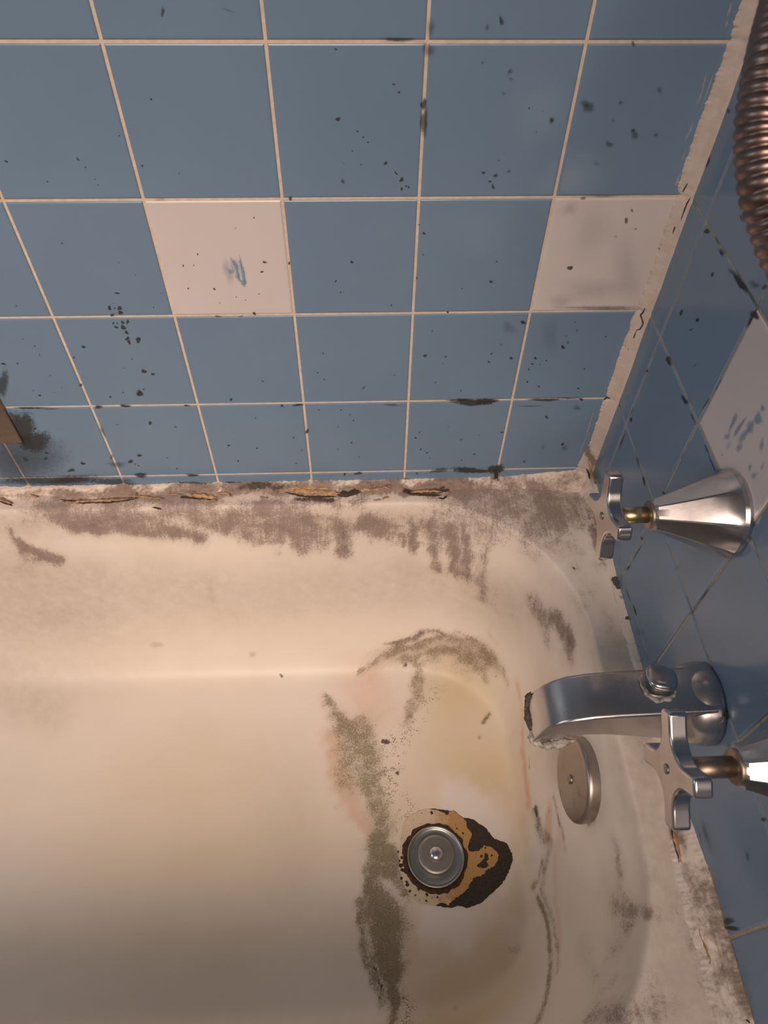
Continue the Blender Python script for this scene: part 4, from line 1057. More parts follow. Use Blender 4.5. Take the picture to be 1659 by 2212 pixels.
(0, 0.9, -0.12557, 0.14652, 0.00074, -1e-05, 2e-05, -0.00096),
(0, 0.4, -0.05605, 0.12455, 0.00204, -4e-05, 0.00026, -0.00269),
(0, 0.3, -0.06496, 0.07302, 0.00161, -4e-05, 0.00019, -0.00225),
(0, 0.4, -0.04893, 0.05192, 0.0022, -5e-05, 0.00031, -0.00313),
(0, 0.9, -0.18694, 0.03994, 0.00082, -2e-05, -5e-05, -0.00119),
(0, 0.9, -0.1713, 0.05025, 0.00109, -3e-05, -4e-05, -0.00156),
(0, 0.9, -0.16296, 0.02642, 0.00084, -2e-05, -2e-05, -0.00123),
(0, 0.95, -0.04204, 0.10846, 0.02471, -0.00051, 0.00094, -0.00841),
(0, 0.8, -0.02662, 0.10953, 0.01821, -0.00038, 0.00062, -0.00488),
(0, 0.7, -0.05787, 0.11155, 0.01552, -0.00032, 0.0002, -0.00207),
(0, 0.7, 0.03562, 0.11018, 0.02094, -0.00043, 0.00068, -0.00348),
(0, 0.6, 0.05921, 0.11191, 0.01571, -0.00032, 0.00046, -0.00208),
(0, 0.85, -0.0323, 8e-05, 0.03194, -0.00089, 0.00085, -0.00783),
(0, 0.6, -0.06814, 0.00107, 0.01733, -0.00048, 0.00039, -0.00519),
(0, 0.85, -0.00234, 0.00097, 0.01162, -0.00032, 0.00193, -0.014),
(0, 0.7, -0.11128, -0.01515, 0.00729, -0.00021, 0.00021, -0.00624),
(0, 0.8, -0.18062, -0.00268, 0.002, -6e-05, -0.0001, -0.00303),
(0, 0.7, -0.16455, -0.00141, 0.00687, -0.00019, -6e-05, -0.00346),
(0, 0.7, -0.09553, -0.00334, 0.00173, -5e-05, 0.00013, -0.00261),
(0, 0.5, -0.12771, 0.10609, 0.01291, -0.00027, 4e-05, -0.00209),
(0, 0.4, 0.07187, 0.09765, 0.00532, -0.00011, 0.00132, -0.00575),
(0, 0.2, -0.01799, 0.2029, 0.00938, -0.00014, 0.00174, -0.01142),
(0, 0.12, 0.02331, 0.19318, 0.0143, -0.00022, 0.00532, -0.02679),
(0, 0.2, -0.14075, 0.20022, 0.00116, -2e-05, 1e-05, -0.00141),
(0, 0.2, 0.04628, 0.03787, 0.00394, -0.0001, 0.00108, -0.00567),
(0, 0.5, 0.02048, 0.10157, 0.01582, -0.00033, 0.00025, -0.00142),
(1, 0.3, -0.26504, 0.27021, 0.00543, 0.00162, 0.00158, -0.01523),
(1, 0.28, -0.27166, 0.26484, 0.00724, -8e-05, -0.00221, -0.0139),
(1, 0.22, -0.27481, 0.26923, 0.0054, -6e-05, -0.00202, -0.01234),
(1, 0.75, -0.26071, 0.26363, 0.00208, 0.00035, -4e-05, -0.01802),
(1, 0.6, -0.26545, 0.2675, 0.00242, 0.00078, 0.00145, -0.01188),
(1, 0.5, -0.27052, 0.26592, 0.00301, -3e-05, -0.00065, -0.00411),
(1, 0.7, -0.26159, 0.25419, 0.00273, 0.00058, 0.0002, -0.00625),
(1, 0.45, -0.26796, 0.27613, 0.00154, 0.00058, 0.00096, -0.00567),
(1, 0.35, -0.26074, 0.27659, 0.00132, 0.00028, 0.00025, -0.00723),
(1, 0.5, -0.26556, 0.26037, 0.00242, 0.00092, 0.00123, -0.00723),
(2, 0.4, 0.0916, 0.40485, 0.00138, -0.00041, -0.00027, -0.00846),
(2, 0.4, 0.091, 0.41573, 0.00113, -0.00028, 0.00018, -0.00645),
(2, 0.4, 0.09257, 0.38024, 0.00143, -0.0005, -0.00081, -0.00893),
(2, 0.35, 0.09418, 0.36277, 0.00122, -0.00044, -0.00054, -0.00624),
(2, 0.5, 0.0962, 0.34344, 0.00174, -0.0008, -0.00129, -0.00627),
(2, 0.45, 0.09186, 0.45921, 0.00126, -0.00029, 0.00023, -0.00723),
(2, 0.45, 0.0931, 0.45113, 0.00107, -0.00025, 0.00014, -0.0041),
(2, 0.4, 0.09562, 0.41033, 0.00103, -0.00029, -2e-05, -0.01505),
(2, 0.4, 0.09166, 0.06576, 0.00171, -0.0007, 0.00061, -0.0319),
(2, 0.35, 0.09147, 0.03287, 0.00177, -0.00075, 0.00048, -0.02602)]
END_DECALS = [
(0, 0.8, 0.08747, 0.36025, 0.00349, 0.00192, 0.00275, -0.00235),
(0, 0.5, 0.01177, 0.40007, 0.00418, 0.00168, 0.0025, -0.00215),
(0, 0.75, 0.08049, 0.31027, 0.00247, 0.0013, 0.0012, -0.00267),
(0, 0.85, 0.05817, 0.25995, 0.00283, 0.00169, 0.00144, -0.00351),
(0, 0.9, 0.08709, 0.27372, 0.00302, 0.00165, 0.00062, -0.003),
(0, 0.6, 0.08338, 0.26124, 0.00333, 0.00476, 0.00114, 0.00015),
(0, 0.4, 0.13619, 0.33863, 0.00665, 0.00442, 0.00329, -0.0028),
(0, 0.6, 0.14812, 0.3448, 0.00403, 0.0027, 0.00204, -0.00174),
(0, 0.75, 0.1203, 0.32899, 0.01214, 0.00028, -0.00314, -0.00413),
(0, 0.7, 0.0481, 0.32723, 0.00655, 0.00102, -0.00223, -0.0033),
(0, 0.6, 0.08065, 0.32926, 0.00674, 0.00015, -0.00232, -0.0027),
(0, 0.8, 0.15174, 0.32536, 0.00892, 0.00098, -0.00224, -0.00399),
(0, 0.6, 0.00985, 0.36258, 0.00379, 0.00126, 0.00062, -0.00479),
(0, 0.4, 0.01737, 0.42487, 0.00474, 0.0017, 0.00299, -0.00255),
(0, 0.75, 0.0699, 0.21824, 0.00825, 0.00049, -0.00429, -0.00549),
(0, 0.75, 0.11878, 0.21633, 0.00745, 0.00048, -0.00296, -0.00437),
(0, 0.85, 0.04028, 0.18162, 0.00286, 0.00242, 0.00158, -0.00139),
(0, 0.8, 0.04618, 0.1238, 0.0036, 0.00349, 0.00216, -0.00191),
(0, 0.5, 0.04557, 0.0919, 0.00099, -0.01267, -0.00339, -0.00271),
(0, 0.6, 0.11071, 0.24719, 0.00263, 0.00422, 0.0008, 0.00012),
(0, 0.8, 0.11891, 0.32891, 0.01304, -0.00025, -0.00306, -0.00372),
(0, 0.5, 0.14076, 0.21685, 0.00884, 0.00058, -0.00161, -0.00254),
(0, 0.6, 0.14783, 0.2403, 0.00133, 0.00964, 0.00168, 0.00082),
(0, 0.7, 0.15043, 0.31827, 3e-05, 0.00475, 0.00297, 0.00123),
(0, 0.5, 0.07849, 0.32837, 0.0075, 0.00017, -0.00181, -0.0021),
(0, 0.5, 0.10434, 0.32774, 0.0088, 0.00021, -0.00186, -0.00233),
(0, 0.85, 0.11338, 0.10742, 0.00641, -0.00073, -0.00213, -0.00308),
(0, 0.7, 0.08794, 0.10888, 0.01293, -0.00146, -0.00116, -0.00157),
(0, 0.6, 0.15643, 0.0486, -0.00105, -0.01851, -0.00158, -0.00141),
(0, 0.6, 0.15478, 0.01886, -0.00048, -0.0084, -0.00219, -0.00207),
(0, 0.7, 0.15251, 0.06687, 0.00277, 0.00377, 0.00165, -0.00145),
(0, 0.8, 0.1508, 0.13381, 0.00257, 0.00307, 0.00152, -0.00133),
(0, 0.8, 0.19171, 0.2158, 0.0136, 0.00012, -0.00068, -0.00121),
(0, 0.7, 0.17502, 0.21687, 0.00945, 7e-05, -0.00074, -0.00122),
(0, 0.5, 0.09076, 0.07539, 0.00139, 0.00162, 0.00061, -0.00054),
(0, 0.8, 0.19633, 0.00475, 0.01086, 0.00075, -0.00099, -0.00228),
(0, 0.6, 0.17663, -0.00044, 0.01182, 0.00197, -0.00085, -0.00195),
(0, 0.5, 0.25478, 0.21717, 0.00127, 0.00169, 0.00087, -0.00075),
(0, 0.6, 0.26148, 0.11246, 0.00143, 0.00245, 0.00101, -0.00087),
(0, 0.18, 0.21934, 0.00182, 0.00546, 0.00094, -0.00718, -0.01915),
(0, 0.15, 0.21719, 0.11188, 0.00274, 0.0016, -0.0026, -0.0127),
(0, 0.9, 0.33143, 0.10753, 0.01985, 0.00316, -0.0014, -0.00626),
(0, 0.8, 0.34762, 0.10635, 0.01034, 0.0007, -0.00156, -0.00708),
(0, 0.3, 0.36715, 0.09668, 0.00181, 0.00496, 0.00201, -0.00172),
(0, 0.6, 0.46974, 0.00695, 0.00221, 0.01544, 0.00308, -0.00264),
(0, 0.8, 0.4746, 0.00895, 0.00383, 0.01747, 0.00184, -0.00288),
(0, 0.25, 0.40875, 0.01398, 0.01233, -0.00066, -0.0009, -0.00656),
(0, 0.4, 0.43799, 0.06947, 0.00468, -0.00301, -0.00064, -0.00345),
(0, 0.7, 0.42312, 0.10887, 0.00155, 0.0059, 0.00123, -0.00105),
(1, 0.6, 0.20895, 0.2824, 0.00566, 0.00318, 0.00082, -0.00729),
(1, 0.6, 0.18781, 0.2582, 0.00358, 0.00224, 0.00152, -0.01008),
(1, 0.6, 0.19656, 0.26148, 0.00267, 0.00147, 0.00038, -0.01577),
(1, 0.5, 0.20555, 0.26293, 0.00436, 0.00244, 0.00053, -0.01385),
(1, 0.55, 0.2066, 0.27217, 0.00671, 0.00417, 0.00104, -0.00578),
(1, 0.5, 0.20763, 0.252, 0.00389, 0.00294, 0.00188, -0.00555),
(1, 0.6, 0.20745, 0.29079, 0.0025, 0.00187, 0.00187, -0.00334),
(1, 0.5, 0.18978, 0.24538, 0.00419, 0.0031, 0.00136, -0.00432),
(1, 0.5, 0.22578, 0.274, 0.00247, 0.00181, 0.00259, -0.00703),
(1, 0.5, 0.22784, 0.25342, 0.00262, 0.00233, 0.00166, -0.00298),
(1, 0.4, 0.23567, 0.25355, 0.00394, 0.0028, 0.0011, -0.00515),
(1, 0.35, 0.23765, 0.26507, 0.00215, 0.00189, 0.0023, -0.004),
(1, 0.3, 0.19634, 0.24257, 0.00419, 0.00282, 0.00089, -0.00558),
(0, 0.4, 0.1951, 0.23149, 0.00132, 0.00141, 0.00097, -0.00083)]

# tile columns are counted from the third vertical joint (x = 0); rows from the joint just above the rim (z = 0)
tile_wall('wall_back', lambda u, z, d: (u, d, z), -14, 1, -1, 11, 0.0, 0.0,
          lambda i, j: j == 2 and i in (-3, 0, -6, -9), (-1.46, XC + .001, -.028), M['grout'], BACK_DECALS)
tile_wall('wall_right', lambda u, z, d: (XC + d, -u, z), -1, 7, -1, 11, YO, 0.0,
          lambda i, j: (j == 2 and i == 1) or (j == 2 and i == 5), (0.0, .70, -.028), M['grout_end'], END_DECALS)
fl = mesh_obj('floor', [(-1.6, -2.4, -.385), (.6, -2.4, -.385), (.6, .08, -.385), (-1.6, .08, -.385),
                        (-1.6, -2.4, -.43), (.6, -2.4, -.43), (.6, .08, -.43), (-1.6, .08, -.43)],
              [(0, 1, 2, 3), (7, 6, 5, 4), (0, 4, 5, 1), (1, 5, 6, 2), (2, 6, 7, 3), (3, 7, 4, 0)], M['floor'], None, None, False)
structure(fl)

# ================================================================== BATHTUB
tub = thing('bathtub', 'large off white enamel bathtub streaked with mold and rust below the blue tiled walls', 'bathtub', (-.60, -.33, -.385))


def build_basin():
    xs = np.unique(np.round(np.concatenate([
        np.linspace(-1.42, -1.12, 50), np.linspace(-1.12, -.80, 24), np.linspace(-.80, -.02, 300), np.linspace(-.02, .030, 34),
        np.linspace(.030, .078, 84), np.linspace(.078, XC - .001, 22)]), 6))
    ys = np.unique(np.round(np.concatenate([
        np.linspace(-.66, -.60, 16), np.linspace(-.60, -.54, 40), np.linspace(-.54, -.13, 160), np.linspace(-.13, -.10, 22),
        np.linspace(-.10, -.028, 110), np.linspace(-.028, -.001, 18)]), 6))
    X, Y = np.meshgrid(xs, ys)
    Z = tub_h(X, Y)
    nx, ny = len(xs), len(ys)
    V = np.stack([X.ravel(), Y.ravel(), Z.ravel()], 1)
    idx = np.arange(nx * ny).reshape(ny, nx)
    F = np.stack([idx[:-1, :-1].ravel(), idx[:-1, 1:].ravel(), idx[1:, 1:].ravel(), idx[1:, :-1].ravel()], 1).tolist()
    V = V.tolist()
    # apron: rounded front edge and skirt down to the floor
    prev = idx[0, :].tolist()
    for (dy, z) in [(-.010, -.023), (-.017, -.031), (-.020, -.045), (-.020, -.20), (-.014, -.384)]:
        base = len(V)
        for i in range(nx):
            V.append([xs[i], -.66 + dy, z])
        for i in range(nx - 1):
            F.append((prev[i + 1], prev[i], base + i, base + i + 1))
        prev = list(range(base, base + nx))
    at = paint(V, ['mold', 'grime', 'yellow', 'pink', 'clean_lit', 'film_shade', 'speck', 'dark'])
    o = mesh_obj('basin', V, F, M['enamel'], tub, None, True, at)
    return o


build_basin()


def jag(pts, amp, sub=6, seed=0, freq=240):
    """Closed outline with a finely broken edge."""
    out = []
    n = len(pts)
    for i in range(n):
        a, b = pts[i], pts[(i + 1) % n]
        dx, dy = b[0] - a[0], b[1] - a[1]
        L = math.hypot(dx, dy) + 1e-9
        for k in range(sub):
            t = k / sub
            x, y = a[0] + dx * t, a[1] + dy * t
            w = amp * fbm(x * freq + seed, y * freq, seed * 1.7)
            out.append((x - dy / L * w, y + dx / L * w))
    return out


def floor_patch(name, outline, z, thick, mat, parent, holes=None):
    """A thin chip or flake of outline laid on the tub floor (z above the floor), with its own thickness."""
    bm = bmesh.new()
    top = [bm.verts.new((x, y, tub_h1(x, y) + z)) for x, y in outline]
    es = [bm.edges.new((top[i], top[(i + 1) % len(top)])) for i in range(len(top))]
    for h in (holes or []):
        hv = [bm.verts.new((x, y, tub_h1(x, y) + z)) for x, y in h]
        es += [bm.edges.new((hv[i], hv[(i + 1) % len(hv)])) for i in range(len(hv))]
    bmesh.ops.triangle_fill(bm, edges=es, use_beauty=True, use_dissolve=False)
    r = bmesh.ops.extrude_face_region(bm, geom=bm.faces[:])
    for v in [g for g in r['geom'] if isinstance(g, bmesh.types.BMVert)]:
        v.co.z -= thick
    return bm_obj(name, bm, mat, parent, False)


def circle(cx, cy, r, n=72, jit=0.0, seed=0):
    return [(cx + (r + jit * fbm(3 * math.cos(2 * math.pi * k / n) + seed, 3 * math.sin(2 * math.pi * k / n), seed)) * math.cos(2 * math.pi * k / n),
             cy + (r + jit * fbm(3 * math.cos(2 * math.pi * k / n) + seed, 3 * math.sin(2 * math.pi * k / n), seed)) * math.sin(2 * math.pi * k / n)) for k in range(n)]


DX, DY = (-0.0812, -0.35164)
CHIP = [(-0.08602, -0.29676), (-0.07899, -0.29588), (-0.06587, -0.29851), (-0.05273, -0.30059), (-0.04475, -0.30743), (-0.03182, -0.31057), (-0.01703, -0.3213), (-0.00888, -0.33326), (0.0067, -0.33954), (0.01105, -0.35211), (0.01054, -0.35924), (0.00433, -0.37112), (-0.00511, -0.38317), (-0.01898, -0.39291), (-0.03317, -0.40248), (-0.04818, -0.40671), (-0.05921, -0.40445), (-0.07062, -0.40595), (-0.08645, -0.40306), (-0.08762, -0.39062), (-0.08728, -0.35093), (-0.08732, -0.31419)]
FLAKE = [(-0.08024, -0.29695), (-0.06616, -0.30181), (-0.05383, -0.3), (-0.04803, -0.30568), (-0.04055, -0.31137), (-0.04023, -0.31894), (-0.03435, -0.32767), (-0.03863, -0.33544), (-0.04225, -0.34263), (-0.03984, -0.34633), (-0.03549, -0.3475), (-0.02747, -0.34622), (-0.02123, -0.34123), (-0.01195, -0.34362), (-0.00515, -0.35158), (-0.00793, -0.35965), (-0.01303, -0.36454), (-0.02245, -0.36874), (-0.02496, -0.37115), (-0.02972, -0.37397), (-0.03762, -0.37569), (-0.04206, -0.38096), (-0.04841, -0.38903), (-0.0582, -0.39448), (-0.06683, -0.39993), (-0.07045, -0.40407), (-0.07707, -0.40006), (-0.08645, -0.40306), (-0.10448, -0.40009), (-0.11475, -0.39212), (-0.1207, -0.38225), (-0.12472, -0.36486), (-0.12509, -0.34969), (-0.12308, -0.33164), (-0.11753, -0.31213), (-0.10966, -0.30479), (-0.09774, -0.29859), (-0.08891, -0.29667)]
ISLET = [(-0.0217, -0.3495), (-0.01798, -0.35116), (-0.01752, -0.35629), (-0.02124, -0.35921), (-0.01843, -0.36335), (-0.02207, -0.36575), (-0.02765, -0.36606), (-0.03281, -0.36288), (-0.02679, -0.35903), (-0.02358, -0.35558)]
SPECKS = [(-0.08231, -0.30129, 0.00224), (-0.06333, -0.30245, 0.00224), (-0.05242, -0.32069, 0.00112), (-0.1218, -0.35082, 0.00168), (-0.12337, -0.35989, 0.00224), (-0.12143, -0.36497, 0.00224), (-0.1235, -0.37334, 0.00168), (-0.11682, -0.38092, 0.00224), (-0.11771, -0.37747, 0.00168), (-0.10825, -0.39185, 0.00112), (-0.09474, -0.39182, 0.00168), (-0.08214, -0.38984, 0.00168), (-0.06894, -0.38786, 0.00168), (-0.09574, -0.39801, 0.00112), (-0.11447, -0.38731, 0.00168), (-0.10349, -0.38525, 0.00224), (-0.0928, -0.38755, 0.00168), (-0.12595, -0.34454, 0.00112), (-0.04558, -0.32624, 0.00112), (-0.12478, -0.35479, 0.00112), (-0.11896, -0.36004, 0.00168), (-0.08254, -0.39463, 0.00112), (-0.02043, -0.34386, 0.00112), (-0.01365, -0.35233, 0.00112), (-0.02604, -0.35294, 0.00168)]
o = floor_patch('bare_iron_chip', jag(CHIP, .0010, 10, 3, 420), .0004, .0010, M['black_chip'], tub)
o['label'] = 'black bare iron where the enamel has chipped off'
o = floor_patch('rust_flake', jag(FLAKE, .0011, 6, 5, 500), .0008, .0010, M['flake'], tub, [circle(DX, DY, .034, 60)])
o['label'] = 'orange and cream rusted enamel ring around the drain'
a = o.data.attributes.new('oxide', 'FLOAT', 'POINT')
a.data.foreach_set('value', np.array([min(1, max(0, (v.co.x - DX) / .06 + .32 + max(0, (DY - v.co.y - .04) * 6))) for v in o.data.vertices], dtype=np.float32))
o = floor_patch('rust_fleck', jag(ISLET, .0010, 5, 9), .0010, .0010, M['black_chip'], tub)
o['label'] = 'black hole in the rusted enamel'
for k, (sx, sy, sr) in enumerate(SPECKS):
    floor_patch('rust_spot', circle(sx, sy, sr, 10, sr * .7, k), .0011, .0009, M['rust_dark'], tub)

# ================================================================== DRAIN
drain = thing('bathtub_drain', 'round grey metal bathtub drain with raised stopper inside a rusty ring', 'drain', (DX, DY, FLOOR_Z))
zf = tub_h1(DX, DY) + .0017
v, f = lathe([(.0002, .0392), (.0014, .0388), (.0018, .0372), (.0016, .0355), (.0010, .0350)], (DX, DY, zf), (0, 0, 1), 96,
             lambda t, i: 1 + ((.07 * fbm(5 * math.cos(t), 5 * math.sin(t), 4.0) - .04 * math.cos(t)) if i < 3 else 0))
o = mesh_obj('rust_ring', v, f, M['rust_dark'], drain)
o['label'] = 'dark brown rust around the flange'
v, f = lathe([(.0006, .0345), (.0030, .0343), (.0037, .0335), (.0036, .0322), (.0022, .0312), (.0016, .0295), (.0014, .022)],
             (DX, DY, zf), (0, 0, 1), 96)
mesh_obj('flange', v, f, M['drain'], drain)
v, f = lathe([(.0014, .0205), (.0072, .0215), (.0090, .0218), (.0098, .0210), (.0101, .0180), (.0103, .010), (.0104, .004)],
             (DX, DY + .0008, zf), (0, 0, 1), 96)
mesh_obj('stopper', v, f, M['stopper'], drain)
v, f = lathe([(.0100, .0088), (.0118, .0086), (.0132, .0078), (.0146, .0060), (.0155, .0034), (.0158, .0008)], (DX, DY + .0008, zf), (0, 0, 1), 48)
mesh_obj('knob', v, f, M['chrome'], drain)

# ================================================================== CAULK
def strip_mesh(name, rows, mat, parent, thick_in=None):
    n, m = len(rows), len(rows[0])
    V = [p for r in rows for p in r]
    F = []
    for i in range(n - 1):
        for k in range(m - 1):
            F.append((i * m + k, i * m + k + 1, i * m + m + k + 1, i * m + m + k))
    at = paint(V, ['mold', 'dark'])
    return mesh_obj(name, V, F, mat, parent, None, True, at)


corner = thing('caulk_bead', 'upright pinkish white caulk bead in the corner between the two tiled walls', 'caulk', (XC, 0, 0))
rows = []
N = 900
for i in range(N + 1):
    z = -.004 + .70 * i / N
    w1 = .0135 + .0020 * fbm(z * 22, 1.3)
    e1 = .0011 * fbm(z * 130, 2.7) + .0009 * fbm(z * 420, 5.1)
    if .218 < z < .330:
        w1 -= .0022 * (1 - abs(z - .272) / .056)
    if z < .03:
        w1 += .004 * (1 - z / .03)
    for jz in (0.0, .11, .22, .33, .44):      # bead drawn down at each joint
        w1 -= .0026 * math.exp(-((z - jz - .002) / .0022) ** 2)
    w2 = .0085 + .0016 * fbm(z * 18, 8.3)
    bulge = .0009 * fbm(z * 26, 3.1)
    r = []
    for k in range(9):
        t = k / 8
        # concave fillet between the two walls, lifted off the tiles
        ax, ay = (w1 + (e1 if k < 2 else 0)) * (1 - t) ** 1.6, w2 * t ** 1.6
        lift = .0012 + (.0009 + bulge) * math.sin(math.pi * t)
        if k in (0, 8):
            lift = -.0006
        r.append((XC - ax - lift * (.3 + .7 * t), -ay - lift * (1 - .7 * t), z))
    rows.append(r)
strip_mesh('bead', rows, M['corner'], corner)


def ribbon(name, pts, w, mat, parent, nrm, lift=.0006, seed=0, curl=0.0, thick=.0005):
    """Thin crack or peeled strip along pts, tapering at the ends, on a surface with normal nrm."""
    P3 = [Vector(p) for p in pts]
    # resample
    seglen = [0.0]
    for a, b in zip(P3[:-1], P3[1:]):
        seglen.append(seglen[-1] + (b - a).length)
    T = seglen[-1]
    n = max(8, int(T / .0012))
    nr = Vector(nrm).normalized()
    V, F = [], []
    for i in range(n + 1):
        s = T * i / n
        k = 0
        while k < len(seglen) - 2 and seglen[k + 1] < s:
            k += 1
        u = (s - seglen[k]) / max(1e-9, seglen[k + 1] - seglen[k])
        p = P3[k].lerp(P3[k + 1], u)
        tg = (P3[k + 1] - P3[k]).normalized()
        side = tg.cross(nr).normalized()
        e = min(1.0, min(i, n - i) / (n * .18) + .12)
        wob = w * .55 * fbm(s * 160, seed * 3.1)
        wl = w * e * (1 + .55 * fbm(s * 230, seed + 7.7))
        wr = w * e * (1 + .55 * fbm(s * 260, seed + 3.3))
        h = lift + curl * (.6 + .6 * fbm(s * 90, seed + 1.1))
        c = p + side * wob
        V += [c - side * wl + nr * (lift * .4), c - side * (wl * .4) + nr * (h), c + side * (wr * .4) + nr * (h * 1.15), c + side * wr + nr * (lift * .4 + curl * .8)]
    for i in range(n):
        for k in range(3):
            F.append((i * 4 + k, i * 4 + k + 1, i * 4 + 5 + k, i * 4 + 4 + k))
    return mesh_obj(name, V, F, mat, parent)


CORNER_CRACKS = [(0.0008, [(0.1072, -0.00515, 0.46366), (0.10688, -0.00496, 0.46), (0.10698, -0.00502, 0.45602), (0.10694, -0.005, 0.45333)]), (0.0006, [(0.1039, -0.00321, 0.34309), (0.10347, -0.00295, 0.33916), (0.10266, -0.00248, 0.33508)]), (0.0005, [(0.10917, -0.00631, 0.33313), (0.10807, -0.00566, 0.32791), (0.10816, -0.00571, 0.31794), (0.10829, -0.00579, 0.31186)]), (0.0006, [(0.10931, -0.00639, 0.33068), (0.10808, -0.00567, 0.32438), (0.10849, -0.00591, 0.31234)]), (0.0004, [(0.10592, -0.00439, 0.30699), (0.10604, -0.00447, 0.30012)]), (0.0007, [(0.10523, -0.00399, 0.22655), (0.10486, -0.00377, 0.22006), (0.10377, -0.00313, 0.21819), (0.10806, -0.00565, 0.20989), (0.10674, -0.00488, 0.20273), (0.10402, -0.00328, 0.20082)]), (0.0006, [(0.10499, -0.00385, 0.20123), (0.1045, -0.00356, 0.19049), (0.10329, -0.00285, 0.18228), (0.10383, -0.00317, 0.16673), (0.1036, -0.00303, 0.15852)]), (0.0005, [(0.10786, -0.00554, 0.18586), (0.10866, -0.00601, 0.17846), (0.10871, -0.00604, 0.16739)]), (0.0005, [(0.10527, -0.00401, 0.14939), (0.1052, -0.00397, 0.14263), (0.10371, -0.0031, 0.13678)]), (0.0008, [(0.09794, 0.0003, 0.10821), (0.10008, -0.00096, 0.11204), (0.10348, -0.00296, 0.11289)]), (0.001, [(0.09937, -0.00054, 0.02728), (0.10148, -0.00179, 0.01111), (0.10323, -0.00281, -0.00353)]), (0.001, [(0.11347, -0.00884, -0.00386), (0.11898, -0.01208, -0.01649), (0.12319, -0.01456, -0.02315)])]
for k, (w, pts) in enumerate(CORNER_CRACKS):
    ribbon('crack', pts, w, M['dark'], corner, (-.62, -.78, .1), .0003, k)

back = thing('caulk_bead', 'long moldy peeling caulk bead along the back edge of the tub under the blue tiles', 'caulk', (-.5, 0, -.02))
rows = []
N = 1500
for i in range(N + 1):
    x = -1.40 + (XC - .004 + 1.40) * i / N
    wz = .0065 + .0022 * fbm(x * 30, 11.0) + .0013 * fbm(x * 160, 12.0) + .0008 * fbm(x * 460, 9.0)
    if x > .0:
        wz += .014 * (x / XC)
    for jx in (-.55, -.44, -.33, -.22, -.11, 0.0):
        wz += .0020 * math.exp(-((x - jx) / .004) ** 2)
    wy = .013 + .0040 * fbm(x * 24, 13.0) + .0014 * fbm(x * 180, 15.0)
    if x > .03:
        wy += .010 * (x - .03) / .08
    z0 = tub_h1(min(x, XC - .002), -.014)
    r = []
    for k in range(9):
        t = k / 8
        ay, az = wy * t ** 1.35, wz * (1 - t) ** 1.35
        lift = .0014 + .0012 * math.sin(math.pi * t) * (1 + 1.6 * fbm(x * 70, t * 3.0, 2.0))
        if k in (0, 8):
            lift = -.0007
        r.append((x, -ay - lift * (1 - t) - .0001, z0 + az + .010 * (1 - t) * 0 + lift * (.25 + .75 * t)))
    rows.append(r)
strip_mesh('bead', rows, M['caulk'], back)
